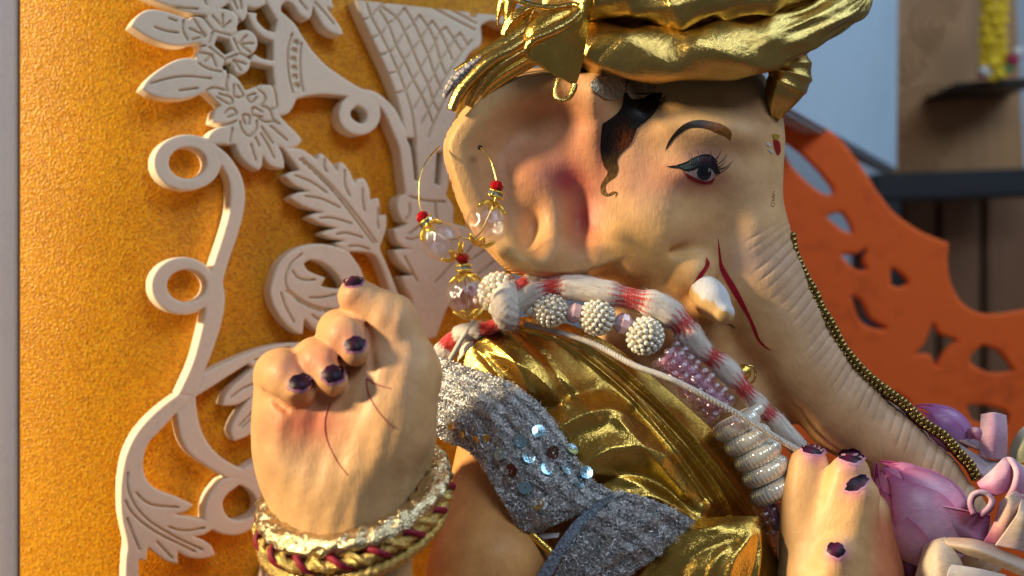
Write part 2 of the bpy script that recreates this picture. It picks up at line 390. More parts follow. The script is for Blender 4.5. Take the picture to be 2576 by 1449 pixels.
SHAPES = [  # traced outlines of the carving, (crop, points)
 (1, [(280,255,1),(340,165),(430,105),(540,92),(700,130),(850,180,1),(1000,300,1),(900,440,1),(820,462),(680,452),(520,400),(380,325)]),
 (1, [(330,-90,1),(520,0),(680,60),(880,125),(1030,150,1),(1110,80,1),(1040,40),(1020,-90,1)]),
 (1, [(1040,-90,1),(1050,40),(1110,80),(1180,85),(1250,50),(1290,-10),(1300,-90,1)]),
 (1, [(1000,40,1),(1180,70,1),(1200,140,1),(1040,160,1)]),
 (1, ell2(1205,215,168,130)), (1, ell2(945,300,145,135)), (1, ell2(1095,590,150,130)), (1, ell2(1440,430,126,132)), (1, ell2(1395,640,95,108)), (1, ell2(1215,445,230,200)),
 (1, [(390,890,1),(460,790),(580,690),(720,610),(850,580),(940,590,1),(1250,700,1),(1290,920,1),(1040,930),(930,975),(780,1000),(620,990),(480,950)]),
 (1, [(1030,905,1),(1090,965),(1195,1060,1),(1130,1120),(1105,1235,1),(1200,1262),(1290,1265,1),(1180,1275),(1090,1330),(1045,1430),(1110,1450),(1230,1455),(1340,1455,1),(1360,1520),(1420,1610),(1500,1680),(1570,1720,1),(1610,1670),(1615,1560,1),(1660,1640),(1740,1690),(1830,1700,1),(1835,1640),(1810,1540),(1770,1465,1),(1840,1495),(1950,1480),(2015,1415,1),(1960,1340),(1860,1240),(1790,1165,1),(1790,880,1),(1640,840),(1540,870),(1440,910,1),(1390,820),(1330,760),(1270,740),(1200,800,1),(1230,920,1)]),
 (1, [(1560,-90,1),(1650,20),(1700,110),(1760,205,1),(1735,330,1),(1720,420),(1720,600),(1720,740),(1740,880),(1760,1100),(1790,1165,1),(1870,1145),(1920,1080),(1955,1000,1),(2080,965),(2250,952),(2450,970,1),(2700,1030,1),(2700,930,1),(2576,870),(2400,760),(2250,650),(2110,500),(2010,350),(1950,250),(1870,170),(1800,110,1),(1810,50),(1860,15),(1930,60),(1990,150),(2075,200,1),(2110,150),(2120,60,1),(2160,150),(2230,270),(2310,330),(2400,355),(2425,330),(2380,240),(2300,130),(2255,70,1),(2335,90,1),(2320,30),(2290,-90,1)]),
 (1, [(1455,120,1),(1560,130,1),(1560,200),(1640,290),(1760,330,1),(1760,430,1),(1620,370),(1520,270)]),
 (1, [(1530,540,1),(1620,590),(1740,610,1),(1740,680,1),(1600,650),(1480,620,1)]),
 (1, [(1280,40,1),(1330,130),(1410,215,1),(1450,170),(1465,60,1),(1540,85),(1650,45,1),(1600,-90,1),(1290,-90,1)]),
 (5, ell2(530,1150,212,212)),
 (5, [(540,895,1),(640,905),(720,940),(830,1030),(920,1150),(990,1320),(1050,1449),(1090,1750,1),(970,1750,1),(930,1500),(860,1320),(790,1160),(710,1045,1),(600,960)]),
 (5, [(450,-90,1),(560,180),(720,520),(820,740),(890,930),(950,1150),(1000,1449),(1030,1720,1),(1420,1720,1),(1430,1449),(1470,1250),(1520,1100),(1600,600),(1750,450),(1750,260,1),(1830,215),(1900,215),(1990,260),(2300,300,1),(2300,-90,1)]),
 (6, [(930,-100,1),(950,200),(990,500,1),(920,540),(905,640),(950,760),(1010,800,1),(930,845),(870,850,1),(890,950),(960,1030),(1050,1060,1),(960,1055),(870,1070,1),(920,1180),(1010,1270),(1080,1320,1),(950,1330,1),(990,1449),(1060,1600),(1100,1950),(1300,1950,1),(1500,1500),(1900,1250),(1700,900),(1470,800,1),(1475,640),(1430,560),(1400,520,1),(1440,300),(1440,-100,1)]),
 (6, [(1500,1500,1),(1560,1200),(1650,1000),(1780,980),(1900,1120),(2000,1150),(2000,1300,1)]),
 (2, [(1890,45,1),(1990,45),(2090,100),(2160,160,1),(2185,95),(2225,105),(2300,180),(2370,280,1),(2375,205),(2412,182),(2490,270),(2541,400,1),(2580,350),(2640,350),(2690,450),(2700,580,1),(2740,550),(2781,550),(2800,640),(2790,730,1),(2830,715),(2860,720),(2860,850),(2820,970),(2800,1060),(2860,1200),(2960,1449),(3060,1750,1),(2960,1750,1),(2880,1449),(2790,1200),(2700,1100),(2480,1085,1),(2400,1045,1),(2330,1000,1),(2440,975,1),(2300,950),(2200,905,1),(2260,870),(2365,850,1),(2220,810),(2070,740,1),(2130,700),(2225,690,1),(2050,640),(1885,545,1),(1960,490),(2080,475,1),(1940,420),(1830,320,1),(1900,280),(1985,265,1),(1930,190),(1800,20,1)]),
 (2, [(2420,1055,1),(2300,1017),(2150,1003),(2000,1030),(1860,1110),(1760,1230),(1705,1400),(1690,1500),(1720,1620),(1780,1730),(1860,1830),(1960,1905),(2020,1918,1),(2035,1760,1),(2100,1830),(2200,1900),(2350,1930),(2600,1900),(2650,1600),(2640,1400),(2600,1250),(2490,1090,1)]),
 (2, ell2(857,185,343,283)), (2, ell2(815,1428,325,292)),
 (2, [(1000,-90,1),(1120,-10),(1260,100),(1370,250),(1430,410),(1440,560),(1420,720),(1370,900),(1300,1110),(1240,1300),(1220,1400),(1240,1540),(1220,1730),(1160,1950),(1080,2170),(1020,2309,1),(940,2550,1),(760,2519,1),(900,2210),(980,1930),(1035,1690,1),(1050,1450),(1110,1220,1),(1200,950),(1270,700),(1290,500),(1270,350),(1210,230,1)]),
 (3, [(1020,860,1),(1200,770),(1400,680),(1600,605),(1800,562),(2000,552),(2200,570,1),(2200,1500,1),(1550,1440,1),(1450,1500),(1330,1545,1),(1290,1449),(1330,1330),(1420,1190),(1520,1085,1),(1450,1130),(1350,1180),(1205,1190,1),(1235,1090),(1300,1000),(1400,910),(1515,800,1),(1470,765,1),(1300,870),(1100,1000),(940,1100,1)]),
 (4, [(760,-379,1),(600,-260),(450,-120),(330,30),(240,220),(200,400),(180,600),(190,850),(245,1130),(230,1300),(215,1750,1),(370,1750,1),(370,1285,1),(440,1305,1),(465,1165,1),(540,1230),(640,1300),(765,1335,1),(760,1205,1),(850,1260),(980,1280),(1080,1265),(1140,1240,1),(1100,1150),(1020,1090),(920,1055,1),(1020,1040),(1110,985,1),(1160,1010),(1200,1020,1),(1060,880,1),(1020,885),(730,830,1),(850,800),(920,735,1),(760,660),(620,610),(500,540),(430,430),(415,300),(460,130),(575,0),(650,-80),(750,-190,1),(950,-360,1)]),
 (4, [(750,-190,1),(765,-60),(800,90),(870,210),(980,300),(1120,390),(1250,465,1),(1560,460,1),(1410,375,1),(1250,290),(1120,180),(1020,30),(965,-150),(940,-370,1)]),
 (4, [(1410,375,1),(1600,260),(1800,150,1),(1800,380,1),(1560,460,1),(1300,500,1)]),
 (4, [(1250,465),(1130,560),(1050,700),(1030,880),(1110,985),(1230,1035),(1370,1040),(1500,980),(1600,880),(1660,740),(1640,580),(1560,460)]),
 (4, [(1640,1420),(1700,1370),(1850,1360),(2100,1400),(2100,1750,1),(1600,1750,1)]),
]
HOLES = [
 (1, [(1160,370,1),(1270,395,1),(1315,510,1),(1235,550,1),(1130,455,1)]),
 (5, [(510,1060,1),(580,1110),(605,1180),(570,1240),(510,1230),(450,1180),(445,1120)]),
 (5, [(1510,-80,1),(1500,60,1),(1570,100,1),(1610,-80,1)]), (5, [(1700,-80,1),(1640,165,1),(1690,180,1),(1850,-80,1)]),
 (6, [(1000,-60,1),(1050,60),(1085,370,1),(1122,370,1),(1085,-60,1)]), (6, [(1310,80,1),(1285,395,1),(1335,420,1),(1365,80,1)]),
 (2, [(2030,1205,1),(2100,1168),(2210,1190),(2320,1270),(2400,1370),(2430,1449),(2300,1449),(2200,1430,1),(2250,1345,1),(2150,1310),(2070,1270)]),
 (2, ell2(862,190,190,157)), (2, ell2(852,1428,197,162)),
 (4, [(1385,535,1),(1480,590),(1550,680),(1550,780),(1500,850),(1400,890),(1310,885),(1240,820),(1215,720),(1260,630)]),
]
GROOVES = [
 (1, [[(525,270),(640,310),(760,328)],[(670,182),(745,208)],[(482,840),(700,780),(880,768),(1095,788)],[(775,910),(960,885)],[(820,200),(805,260),(820,330),(860,400)],[(920,185),(980,280),(1040,360)],[(875,285),(1040,358)],[(905,398),(1040,360)],[(1105,155),(1180,240),(1200,300)],[(1212,140),(1205,290)],[(1290,208),(1205,290)],[(1020,180),(1105,290)],[(1130,310),(1295,355)],[(1320,385),(1375,510)],[(1360,545),(1240,590)],[(1215,580),(1075,470)],[(1070,430),(1110,320)],[(1320,350),(1375,300)],[(1380,535),(1480,580)],[(1230,600),(1235,700)],[(930,465),(1040,458)],[(1370,440),(1450,355)],[(1370,440),(1520,435)],[(1375,440),(1490,525)],[(960,525),(1100,545)],[(1030,620),(1100,545)],[(1100,545),(1145,670)],[(1320,600),(1450,645)],[(1320,600),(1395,710)],[(1320,600),(1310,710)],[(970,635),(1060,690),(1200,720)],
   [(1325,850),(1325,965),(1420,965),(1360,855)],[(1540,940),(1455,975),(1500,1030),(1555,975)],[(1610,1125),(1520,1080),(1510,1150),(1610,1175)],[(1440,1250),(1410,1165),(1480,1160),(1475,1250)],[(1225,1145),(1295,1085),(1350,1140),(1260,1180)],[(1170,940),(1300,985),(1285,1050),(1150,975)],[(1385,1220),(1410,1310),(1480,1370),(1545,1300),(1555,1210)],[(1570,1190),(1640,1225),(1730,1220)],[(1590,1060),(1680,1100),(1720,1200),(1780,1245)],[(1550,890),(1620,940),(1640,1000),(1600,1060)],[(1555,885),(1640,845),(1720,870),(1755,1060),(1700,1095)],[(1310,1290),(1280,1425)],[(1600,1275),(1715,1440)],[(1690,1265),(1860,1410)],[(1595,1340),(1680,1480)],[(1540,1380),(1580,1470)],[(1050,910),(1120,880),(1250,910)],[(1110,1240),(1250,1250),(1350,1215)],[(1270,760),(1245,840),(1260,915)],
   [(1910,340),(1870,470),(1865,620),(1885,800),(1920,930)],[(2005,430),(1990,560),(1995,760),(2020,920)],[(500,20),(700,65),(960,90)],[(1320,0),(1360,90)],[(1390,0),(1400,85)],[(1980,0),(2060,95)],[(2140,20),(2240,130),(2330,240)]]),
 (2, [[(1940,315),(2100,380),(2260,490)],[(2040,525),(2200,550),(2395,640)],[(2190,745),(2320,745),(2510,800)],[(2360,910),(2450,895),(2620,940)],[(2480,1030),(2580,1025),(2690,1060)],[(2240,150),(2230,220),(2260,280)],[(2440,260),(2440,400),(2490,520)],[(2620,450),(2620,560),(2640,680)],[(2780,640),(2770,760),(2780,850)],[(2010,1105),(1900,1200),(1845,1330),(1860,1449),(1950,1560)],[(1915,1275),(1960,1340),(2050,1368),(2140,1365)],[(1495,0),(1545,165)],[(1660,0),(1730,140)],[(1985,155),(2150,300),(2300,450),(2450,630),(2600,830),(2730,1000)],[(2005,140),(2170,285),(2320,432),(2475,612),(2630,810),(2760,990)]]),
 (3, [[(1800,50),(1840,180),(1930,345)],[(1845,30),(2000,150),(2200,230),(2390,240)],[(1860,10),(2020,130),(2210,205),(2390,215)],[(2080,95),(2200,95),(2350,65)],[(2110,270),(2200,330)],[(1535,720),(1650,710),(1760,640),(1880,600)],[(1295,1105),(1400,1020),(1540,960)],[(1380,1390),(1460,1300),(1540,1220)],[(1410,1405),(1480,1340),(1560,1260)]]),
 (4, [[(258,410),(250,520),(280,640),(360,780),(480,900),(620,990),(800,1090),(1010,1185)],[(230,690),(290,800),(400,910),(560,1020),(760,1120),(935,1205)],[(340,610),(420,690),(530,740),(765,758)],[(250,870),(310,1030),(375,1185)],[(550,1105),(705,1270)],[(670,955),(760,985),(870,992),(1030,965)]]),
 (5, [[(715,85),(815,245),(895,455),(975,610),(1065,800),(1150,960),(1220,1120),(1270,1250)],[(740,60),(900,180),(980,320),(1060,500),(1140,690),(1215,850),(1270,1020),(1320,1120)],[(980,80),(1070,230),(1145,390),(1215,550),(1280,740),(1350,900)],[(1130,150),(1215,270),(1280,400),(1340,610),(1400,760)],[(1260,210),(1340,330),(1410,470),(1460,600)],[(1395,270),(1480,400),(1560,520)],[(1540,330),(1620,460)],
   [(830,0),(715,85),(645,165)],[(980,80),(900,180),(815,245),(745,345)],[(1130,150),(1070,230),(980,320),(895,455),(835,525)],[(1260,210),(1215,270),(1145,390),(1060,500),(975,610),(920,715)],[(1395,270),(1340,330),(1215,550),(1140,690),(1065,800),(990,920)],[(1540,330),(1480,400),(1340,610),(1280,740),(1215,850),(1150,960),(1075,1090)],[(1660,400),(1560,520),(1400,760),(1320,900),(1220,1100),(1150,1240)],[(1400,960),(1270,1250),(1220,1380)],
   [(545,210),(640,170)],[(640,385),(745,345)],[(725,555),(835,525)],[(815,745),(920,715)],[(885,940),(990,915)],[(570,-60),(645,165),(740,345),(830,525),(915,715),(990,915),(1060,1150),(1095,1449)],[(1100,-20),(1400,150),(1690,300)],[(1180,-40),(1450,100),(1700,230)]]),
 (6, [[(1030,525),(1200,570),(1390,580)],[(1000,950),(1080,960),(1150,920)],[(980,1130),(1110,1380)],[(1280,1400),(1480,1180)],[(1025,910),(1120,830)],[(1700,1320),(1880,1180)],[(1600,1200),(1800,1060)],[(1030,600),(1030,700),(990,760)],[(1290,600),(1300,760)],[(1560,1160),(1660,1020)]]),
]
DOTS = [(1950,428),(1930,508),(1922,598),(1930,685),(1938,772),(1958,860)]
def build_carving():
    polys = [np.array(cv(c, [tuple(q) for q in spl(p)])) for c, p in SHAPES]
    allp = np.concatenate(polys); lo = allp.min(0) - 0.004; hi = allp.max(0) + 0.004
    hi[1] = min(hi[1], bproj(700, -25)[1]); lo[1] = max(lo[1], bproj(700, 1490)[1])
    st = 0.00058; n = np.ceil((hi - lo) / st).astype(int)
    ax = lo[0] + st * np.arange(n[0]); ay = lo[1] + st * np.arange(n[1])
    d2 = np.full((n[0], n[1]), 0.02)
    def region(p, pad):
        a, b = p.min(0) - pad, p.max(0) + pad
        i0, i1 = np.clip(((a[0] - lo[0]) / st, (b[0] - lo[0]) / st + 1), 0, n[0]).astype(int)
        j0, j1 = np.clip(((a[1] - lo[1]) / st, (b[1] - lo[1]) / st + 1), 0, n[1]).astype(int)
        return slice(i0, i1), slice(j0, j1), *np.meshgrid(ax[i0:i1], ay[j0:j1], indexing='ij')
    for p in polys:
        si, sj, X, Y = region(p, 0.006)
        if X.size: d2[si, sj] = np.minimum(d2[si, sj], sdf_poly(X, Y, p))
    for c, h in HOLES:
        p = np.array(cv(c, [tuple(q) for q in spl(h)])); si, sj, X, Y = region(p, 0.006)
        if X.size: d2[si, sj] = np.maximum(d2[si, sj], -sdf_poly(X, Y, p))
    dg = np.full_like(d2, 0.02)
    for c, ls in GROOVES:
        for l in ls:
            p = np.array(cv(c, crom(l, 6))); si, sj, X, Y = region(p, 0.003)
            if X.size: dg[si, sj] = np.minimum(dg[si, sj], dist_line(X, Y, p) - 0.00052)
    for x, y in DOTS:
        p = np.array(cv(1, [(x, y)])); si, sj, X, Y = region(p, 0.006)
        dg[si, sj] = np.minimum(dg[si, sj], np.hypot(X - p[0, 0], Y - p[0, 1]) - 0.0017)
    z = np.concatenate([[-TK - 0.001, -TK + 0.0006, -TK * 0.55, -0.0045, -0.0034, -0.0024, -0.0014], [-0.0008, -0.0003, 0.0005]])
    r = 0.0011
    qz = (np.abs(z + TK / 2) - TK / 2 + r)[None, None, :]; q2 = (d2 + r)[:, :, None]
    f = np.minimum(np.maximum(q2, qz), 0) + np.sqrt(np.maximum(q2, 0) ** 2 + np.maximum(qz, 0) ** 2) - r
    f = np.maximum(f, -np.maximum(dg[:, :, None], (-0.0024 - z)[None, None, :]))
    V, Q = snets(f.astype(np.float32))
    A = lo[0] + st * V[:, 0]; B = lo[1] + st * V[:, 1]; C = np.interp(V[:, 2], np.arange(len(z)), z)
    W = np.array(BO)[None] + A[:, None] * np.array(BA)[None] + B[:, None] * np.array([0, 0, 1.0])[None] + C[:, None] * np.array(BN)[None]
    o = obj("carved_panel", W, Q, M_CARVE)
    me = o.data; bm = bmesh.new(); bm.from_mesh(me); bmesh.ops.recalc_face_normals(bm, faces=bm.faces); bm.to_mesh(me); bm.free()
    return tag(o, "cream white foam panel carved with flowers, curls, leaves and a diamond lattice horn", "carved panel")
build_carving()
def box_on_board(name, a0, a1, b0, b1, c0, c1, mat):
    V = [bworld(a, b, c) for a in (a0, a1) for b in (b0, b1) for c in (c0, c1)]
    F = [(0, 1, 3, 2), (4, 6, 7, 5), (0, 4, 5, 1), (2, 3, 7, 6), (0, 2, 6, 4), (1, 5, 7, 3)]
    o = obj(name, V, F, mat, None, False)
    bm = bmesh.new(); bm.from_mesh(o.data); bmesh.ops.recalc_face_normals(bm, faces=bm.faces)
    bmesh.ops.bevel(bm, geom=bm.edges[:], offset=0.0008, segments=2, affect='EDGES'); bm.to_mesh(o.data); bm.free()
    return o
aR = bproj(1318, 100)[0]; a0 = bproj(560, 700)[0]
def foam_c(a): return -TK - 0.0002 - 5.0 * max(0, a0 - a) ** 2
def u_of(p): return 1288 + p.x / (S0 * (D0 + p.y) / D0)
aL = a0
while u_of(bworld(aL, 0, foam_c(aL))) > 53: aL -= 0.0005
def foam_sheet():
    """one sheet, bowed back towards its free edge"""
    A = np.linspace(aL, aR, 60); V = []
    for front in (0, 1):
        for a in A:
            c = foam_c(a) - (0 if front == 0 else 0.012)
            for b in (-Z0 + 0.002, 0.36): V.append(bworld(a, b, c))
    n = len(A); F = []
    for i in range(n - 1):
        p = 2 * i; q = 2 * n + p
        F += [(p, p + 2, p + 3, p + 1), (q + 1, q + 3, q + 2, q), (p + 1, p + 3, q + 3, q + 1), (p, q, q + 2, p + 2)]
    F += [(0, 1, 2 * n + 1, 2 * n), (2 * n - 2, 4 * n - 2, 4 * n - 1, 2 * n - 1)]
    o = obj("orange_foam_sheet", V, F, M_FOAM, None, True)
    bm = bmesh.new(); bm.from_mesh(o.data); bmesh.ops.recalc_face_normals(bm, faces=bm.faces); bm.to_mesh(o.data); bm.free()
    try: o.data.set_sharp_from_angle(angle=0.6)
    except Exception: pass
    tag(o, "bright orange bubbly foam sheet behind the white carving", "foam sheet")
foam_sheet()
cE = foam_c(aL)
post = box_on_board("white_post", aL - 0.032, aL - 0.0004, -Z0 + 0.002, 0.37, cE - 0.06, cE - 0.0075, M_POST)
tag(post, "plain white upright post along the edge of the orange foam sheet", "post")
# ------------------------------------------------------------------ the statue
def mat_skin():
    m, nt, b = new_mat("painted_clay_skin")
    at = nd(nt, 'ShaderNodeAttribute', attribute_name="Col"); v = coords(nt)
    n1 = noise(nt, v, 90, 5); fib = noise(nt, coords(nt, (1.0, 1.0, 0.22), (0, 0.35, 0)), 900, 4); lump = noise(nt, v, 160, 2); pit = nd(nt, 'ShaderNodeTexVoronoi'); pit.inputs['Scale'].default_value = 210; nt.links.new(v, pit.inputs['Vector'])
    mz = nd(nt, 'ShaderNodeMix', data_type='RGBA', blend_type='MULTIPLY'); mz.inputs[0].default_value = 1.0
    nt.links.new(at.outputs['Color'], mz.inputs[6]); nt.links.new(ramp(nt, n1, [(0.3, (0.84, 0.79, 0.74)), (0.7, (1.08, 1.06, 1.02))]), mz.inputs[7])
    nt.links.new(mz.outputs[2], b.inputs['Base Color'])
    b.inputs['Roughness'].default_value = 0.52; b.inputs['Specular IOR Level'].default_value = 0.35; b.inputs['Coat Weight'].default_value = 0.05; b.inputs['Coat Roughness'].default_value = 0.3
    pr = ramp(nt, pit.outputs['Distance'], [(0.0, (1, 1, 1)), (0.10, (0, 0, 0))])
    bump(nt, b, [(fib, 0.38, 0.0005), (lump, 0.42, 0.0010), (pr, 0.45, 0.0004)])
    return m
M_SKIN = mat_skin()
def subsurf(V, Q, lv=1):
    me = mesh("tmp", V, Q); o = bpy.data.objects.new("tmp", me); COL.objects.link(o)
    md = o.modifiers.new("s", 'SUBSURF'); md.levels = lv
    dg = bpy.context.evaluated_depsgraph_get(); e = o.evaluated_get(dg); m2 = e.to_mesh()
    n = len(m2.vertices); a = np.empty(n * 3, np.float32); m2.vertices.foreach_get("co", a)
    nn = np.empty(n * 3, np.float32); m2.vertices.foreach_get("normal", nn)
    f = np.empty(len(m2.loops), np.int32); m2.loops.foreach_get("vertex_index", f)
    e.to_mesh_clear(); bpy.data.objects.remove(o); bpy.data.meshes.remove(me)
    return a.reshape(-1, 3).astype(float), f.reshape(-1, 4), nn.reshape(-1, 3).astype(float)
def smooth01(x, a, b):
    t = np.clip((x - a) / (b - a), 0, 1); return t * t * (3 - 2 * t)
def gau(U, V, cu, cvv, ru, rv, rot=0):
    a, b = U - cu, V - cvv
    if rot:
        c, s = math.cos(math.radians(rot)), math.sin(math.radians(rot)); a, b = a * c + b * s, -a * s + b * c
    return np.exp(-(a / ru) ** 2 - (b / rv) ** 2)

SKIN = np.array([0.80, 0.485, 0.228])
TRUNK = [(1822,470,-5,140),(1850,600,-5,132),(1905,720,-5,124),(1962,820,-5,114),(2035,932,-5,106),(2125,1035,-5,100),(2235,1130,-5,94),(2330,1215,-5,86),(2400,1300,-5,80),(2440,1420,-5,80)]
EAR = [(1560,165),(1480,172),(1400,166),(1330,172),(1280,185),(1235,208),(1200,236),(1160,280),(1130,322),(1114,365),(1118,410),(1132,455),(1150,510),(1175,565),(1205,610),(1235,645),(1262,672),(1300,694),(1360,706),(1430,704),(1500,690),(1600,640),(1640,500),(1640,300)]
def build_head():
    f = Field((1092, 140, -330), (2520, 1480, 260), 7.0)
    f.add(f.ell((1690, 400, 10), (272, 310, 195)))
    f.add(f.ell((1640, 570, 0), (190, 180, 175)), 60)              # cheek and jaw
    f.add(f.ell((1840, 330, 0), (118, 160, 120)), 60)              # forehead front
    for a, b in zip(TRUNK[:-1], TRUNK[1:]):
        f.add(f.cone(a[:3], b[:3], a[3], b[3]), 30)
    f.add(f.ell((1755, 430, -150), (70, 48, 55)), 45)              # eyeball swell
    f.add(f.ell((1758, 318, -150), (110, 36, 50), 8), 55)          # brow
    f.sub(f.ell((1800, 545, -218), (70, 85, 60)), 90)              # hollow below the eye
    f.add(f.ell((1600, 590, -150), (105, 110, 60)), 70)            # cheek apple
    f.add(f.ell((1690, 800, 0), (150, 170, 150)), 60)              # chin
    f.add(f.ell((1738, 690, -128), (62, 58, 62), -25), 26)         # lip lobe at the tusk root
    f.sub(f.cone((1690, 632, -178), (1770, 622, -160), 6, 6), 26)
    f.sub(f.cone((1790, 640, -160), (1782, 740, -150), 10, 8), 18)
    f.add(f.ell((1772, 765, -128), (46, 52, 50), 40), 16)          # tusk socket
    f.add(f.ell((1640, 980, 40), (200, 260, 190)), 60)             # neck
    f.add(f.ell((1845, 1010, 30), (150, 180, 100)), 40)
    # ear: a thick curved flap
    U, V, W = f.U, f.V, f.W
    u2 = np.broadcast_to(U[:, :, 0], (U.shape[0], V.shape[1])); v2 = np.broadcast_to(V[:, :, 0], u2.shape)
    d2 = sdf_poly(u2.astype(float), v2.astype(float), crom(EAR, 4, True))
    t = -d2
    wc = -186 + 50 * smooth01(t, 40, 150) - 18 * smooth01(-t, -14, 20) * 0
    wc = wc + 30 * gau(u2, v2, 1466, 520, 56, 95, 8) - 48 * gau(u2, v2, 1390, 595, 50, 100, 14) - 34 * gau(u2, v2, 1318, 655, 70, 40, 30)
    wc = wc - 28 * gau(u2, v2, 1340, 470, 70, 80) + 20 * gau(u2, v2, 1335, 330, 80, 60) - 45 * gau(u2, v2, 1500, 300, 50, 120)
    wc = wc + 30 * gau(u2, v2, 1340, 590, 26, 60, 10)
    wc = wc + 60 * smooth01(-d2, 18, 0) - (1500 - u2) * 0.06 + 0.42 * np.maximum(u2 - 1500, 0)
    th = 26.0; r = 24.0
    q1 = (d2 + r)[:, :, None].astype(np.float32); q2 = (np.abs(W - wc[:, :, None]) - th + r).astype(np.float32)
    e = np.minimum(np.maximum(q1, q2), 0) + np.sqrt(np.maximum(q1, 0) ** 2 + np.maximum(q2, 0) ** 2) - r
    f.add(f.ell((1545, 370, -95), (100, 220, 62)), 60); f.add(e.astype(np.float32), 40)
    V_, Q = f.mesh(); V_, Q, N = subsurf(V_, Q)
    u, v, w = V_.T
    # trunk coordinates
    path = crom([p[:2] for p in TRUNK], 12); rad = crom([(p[3], 0) for p in TRUNK], 12)[:, 0]
    seg = np.r_[0, np.cumsum(np.hypot(*np.diff(path, axis=0).T))]
    tn = np.gradient(path, axis=0); tn /= np.linalg.norm(tn, axis=1, keepdims=True)
    best = np.zeros(len(u), int); bd = np.full(len(u), 1e9)
    for i in range(len(path)):
        d = (u - path[i, 0]) ** 2 + (v - path[i, 1]) ** 2; m = d < bd; bd[m] = d[m]; best[m] = i
    ru_, rv_ = u - path[best, 0], v - path[best, 1]
    s = seg[best] + ru_ * tn[best, 0] + rv_ * tn[best, 1]
    c = (ru_ * tn[best, 1] - rv_ * tn[best, 0]) / rad[best]
    sw = s + 10 * np.sin(s * 0.011) + 5 * c * 4 + 14 * c * c
    per = 25.0; ph = (sw / per)
    k = np.floor(ph); jit = np.sin(k * 12.9898) * 0.5
    g = np.exp(-(((ph - k) - 0.5 - 0.12 * jit) / 0.10) ** 2) * (0.65 + 0.35 * np.sin(k * 7.7))
    start = 0.04 + 0.08 * np.sin(k * 4.1) + 0.08 * np.sin(s * 0.02)
    mask = smooth01(c, start, start + 0.35) * smooth01(s, 105, 175) * (w < 40)
    V_ = V_ - N * (g * mask * 2.3)[:, None]
    bulge = smooth01(c, start, start + .5) * mask
    V_ = V_ + N * (bulge * 1.0 * np.cos(2 * np.pi * (ph - k - .0)))[:, None] * 0.4
    # airbrushed colours
    C = np.tile(SKIN, (len(u), 1))
    def paint(mask, col, a):
        nonlocal C
        C = C * (1 - (mask * a)[:, None]) + np.array(col)[None] * (mask * a)[:, None]
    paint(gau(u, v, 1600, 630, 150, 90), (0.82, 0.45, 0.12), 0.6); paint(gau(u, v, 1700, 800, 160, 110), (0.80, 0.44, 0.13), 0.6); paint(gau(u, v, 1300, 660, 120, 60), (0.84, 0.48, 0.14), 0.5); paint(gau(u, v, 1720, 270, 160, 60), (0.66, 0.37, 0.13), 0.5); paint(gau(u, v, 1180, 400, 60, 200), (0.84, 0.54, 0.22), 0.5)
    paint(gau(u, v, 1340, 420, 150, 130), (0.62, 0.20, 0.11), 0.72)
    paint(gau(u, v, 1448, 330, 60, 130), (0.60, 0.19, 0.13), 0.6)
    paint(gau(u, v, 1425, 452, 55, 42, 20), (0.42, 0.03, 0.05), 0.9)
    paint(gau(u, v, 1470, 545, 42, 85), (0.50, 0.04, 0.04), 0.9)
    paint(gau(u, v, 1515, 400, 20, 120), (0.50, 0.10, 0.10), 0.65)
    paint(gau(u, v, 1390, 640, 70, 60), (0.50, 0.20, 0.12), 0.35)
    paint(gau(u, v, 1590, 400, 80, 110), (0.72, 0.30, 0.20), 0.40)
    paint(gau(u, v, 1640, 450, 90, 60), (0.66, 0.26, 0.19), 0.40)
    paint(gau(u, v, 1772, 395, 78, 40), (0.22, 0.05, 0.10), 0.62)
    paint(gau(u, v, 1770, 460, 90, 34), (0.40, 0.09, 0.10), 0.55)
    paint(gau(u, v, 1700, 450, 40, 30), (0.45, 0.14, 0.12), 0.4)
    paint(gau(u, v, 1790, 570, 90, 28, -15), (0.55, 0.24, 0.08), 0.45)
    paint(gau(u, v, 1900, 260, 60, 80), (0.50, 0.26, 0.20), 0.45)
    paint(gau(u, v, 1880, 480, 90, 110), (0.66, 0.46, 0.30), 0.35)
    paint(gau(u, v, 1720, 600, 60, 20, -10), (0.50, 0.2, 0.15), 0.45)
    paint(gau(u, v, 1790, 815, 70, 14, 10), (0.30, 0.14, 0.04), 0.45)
    paint(smooth01(c, -0.4, 0.8) * smooth01(s, 80, 250) * (u > 1780), (0.60, 0.41, 0.32), 0.62)
    paint(gau(u, v, 1880, 650, 60, 60), (0.72, 0.50, 0.44), 0.5)
    paint(g * mask, (0.30, 0.17, 0.11), 0.55)  # wrinkle grooves also coloured darker than the skin between them
    paint(smooth01(-(v - 235), -60, 20) * (u > 1530), (0.70, 0.36, 0.08), 0.35)
    return V_, Q, C
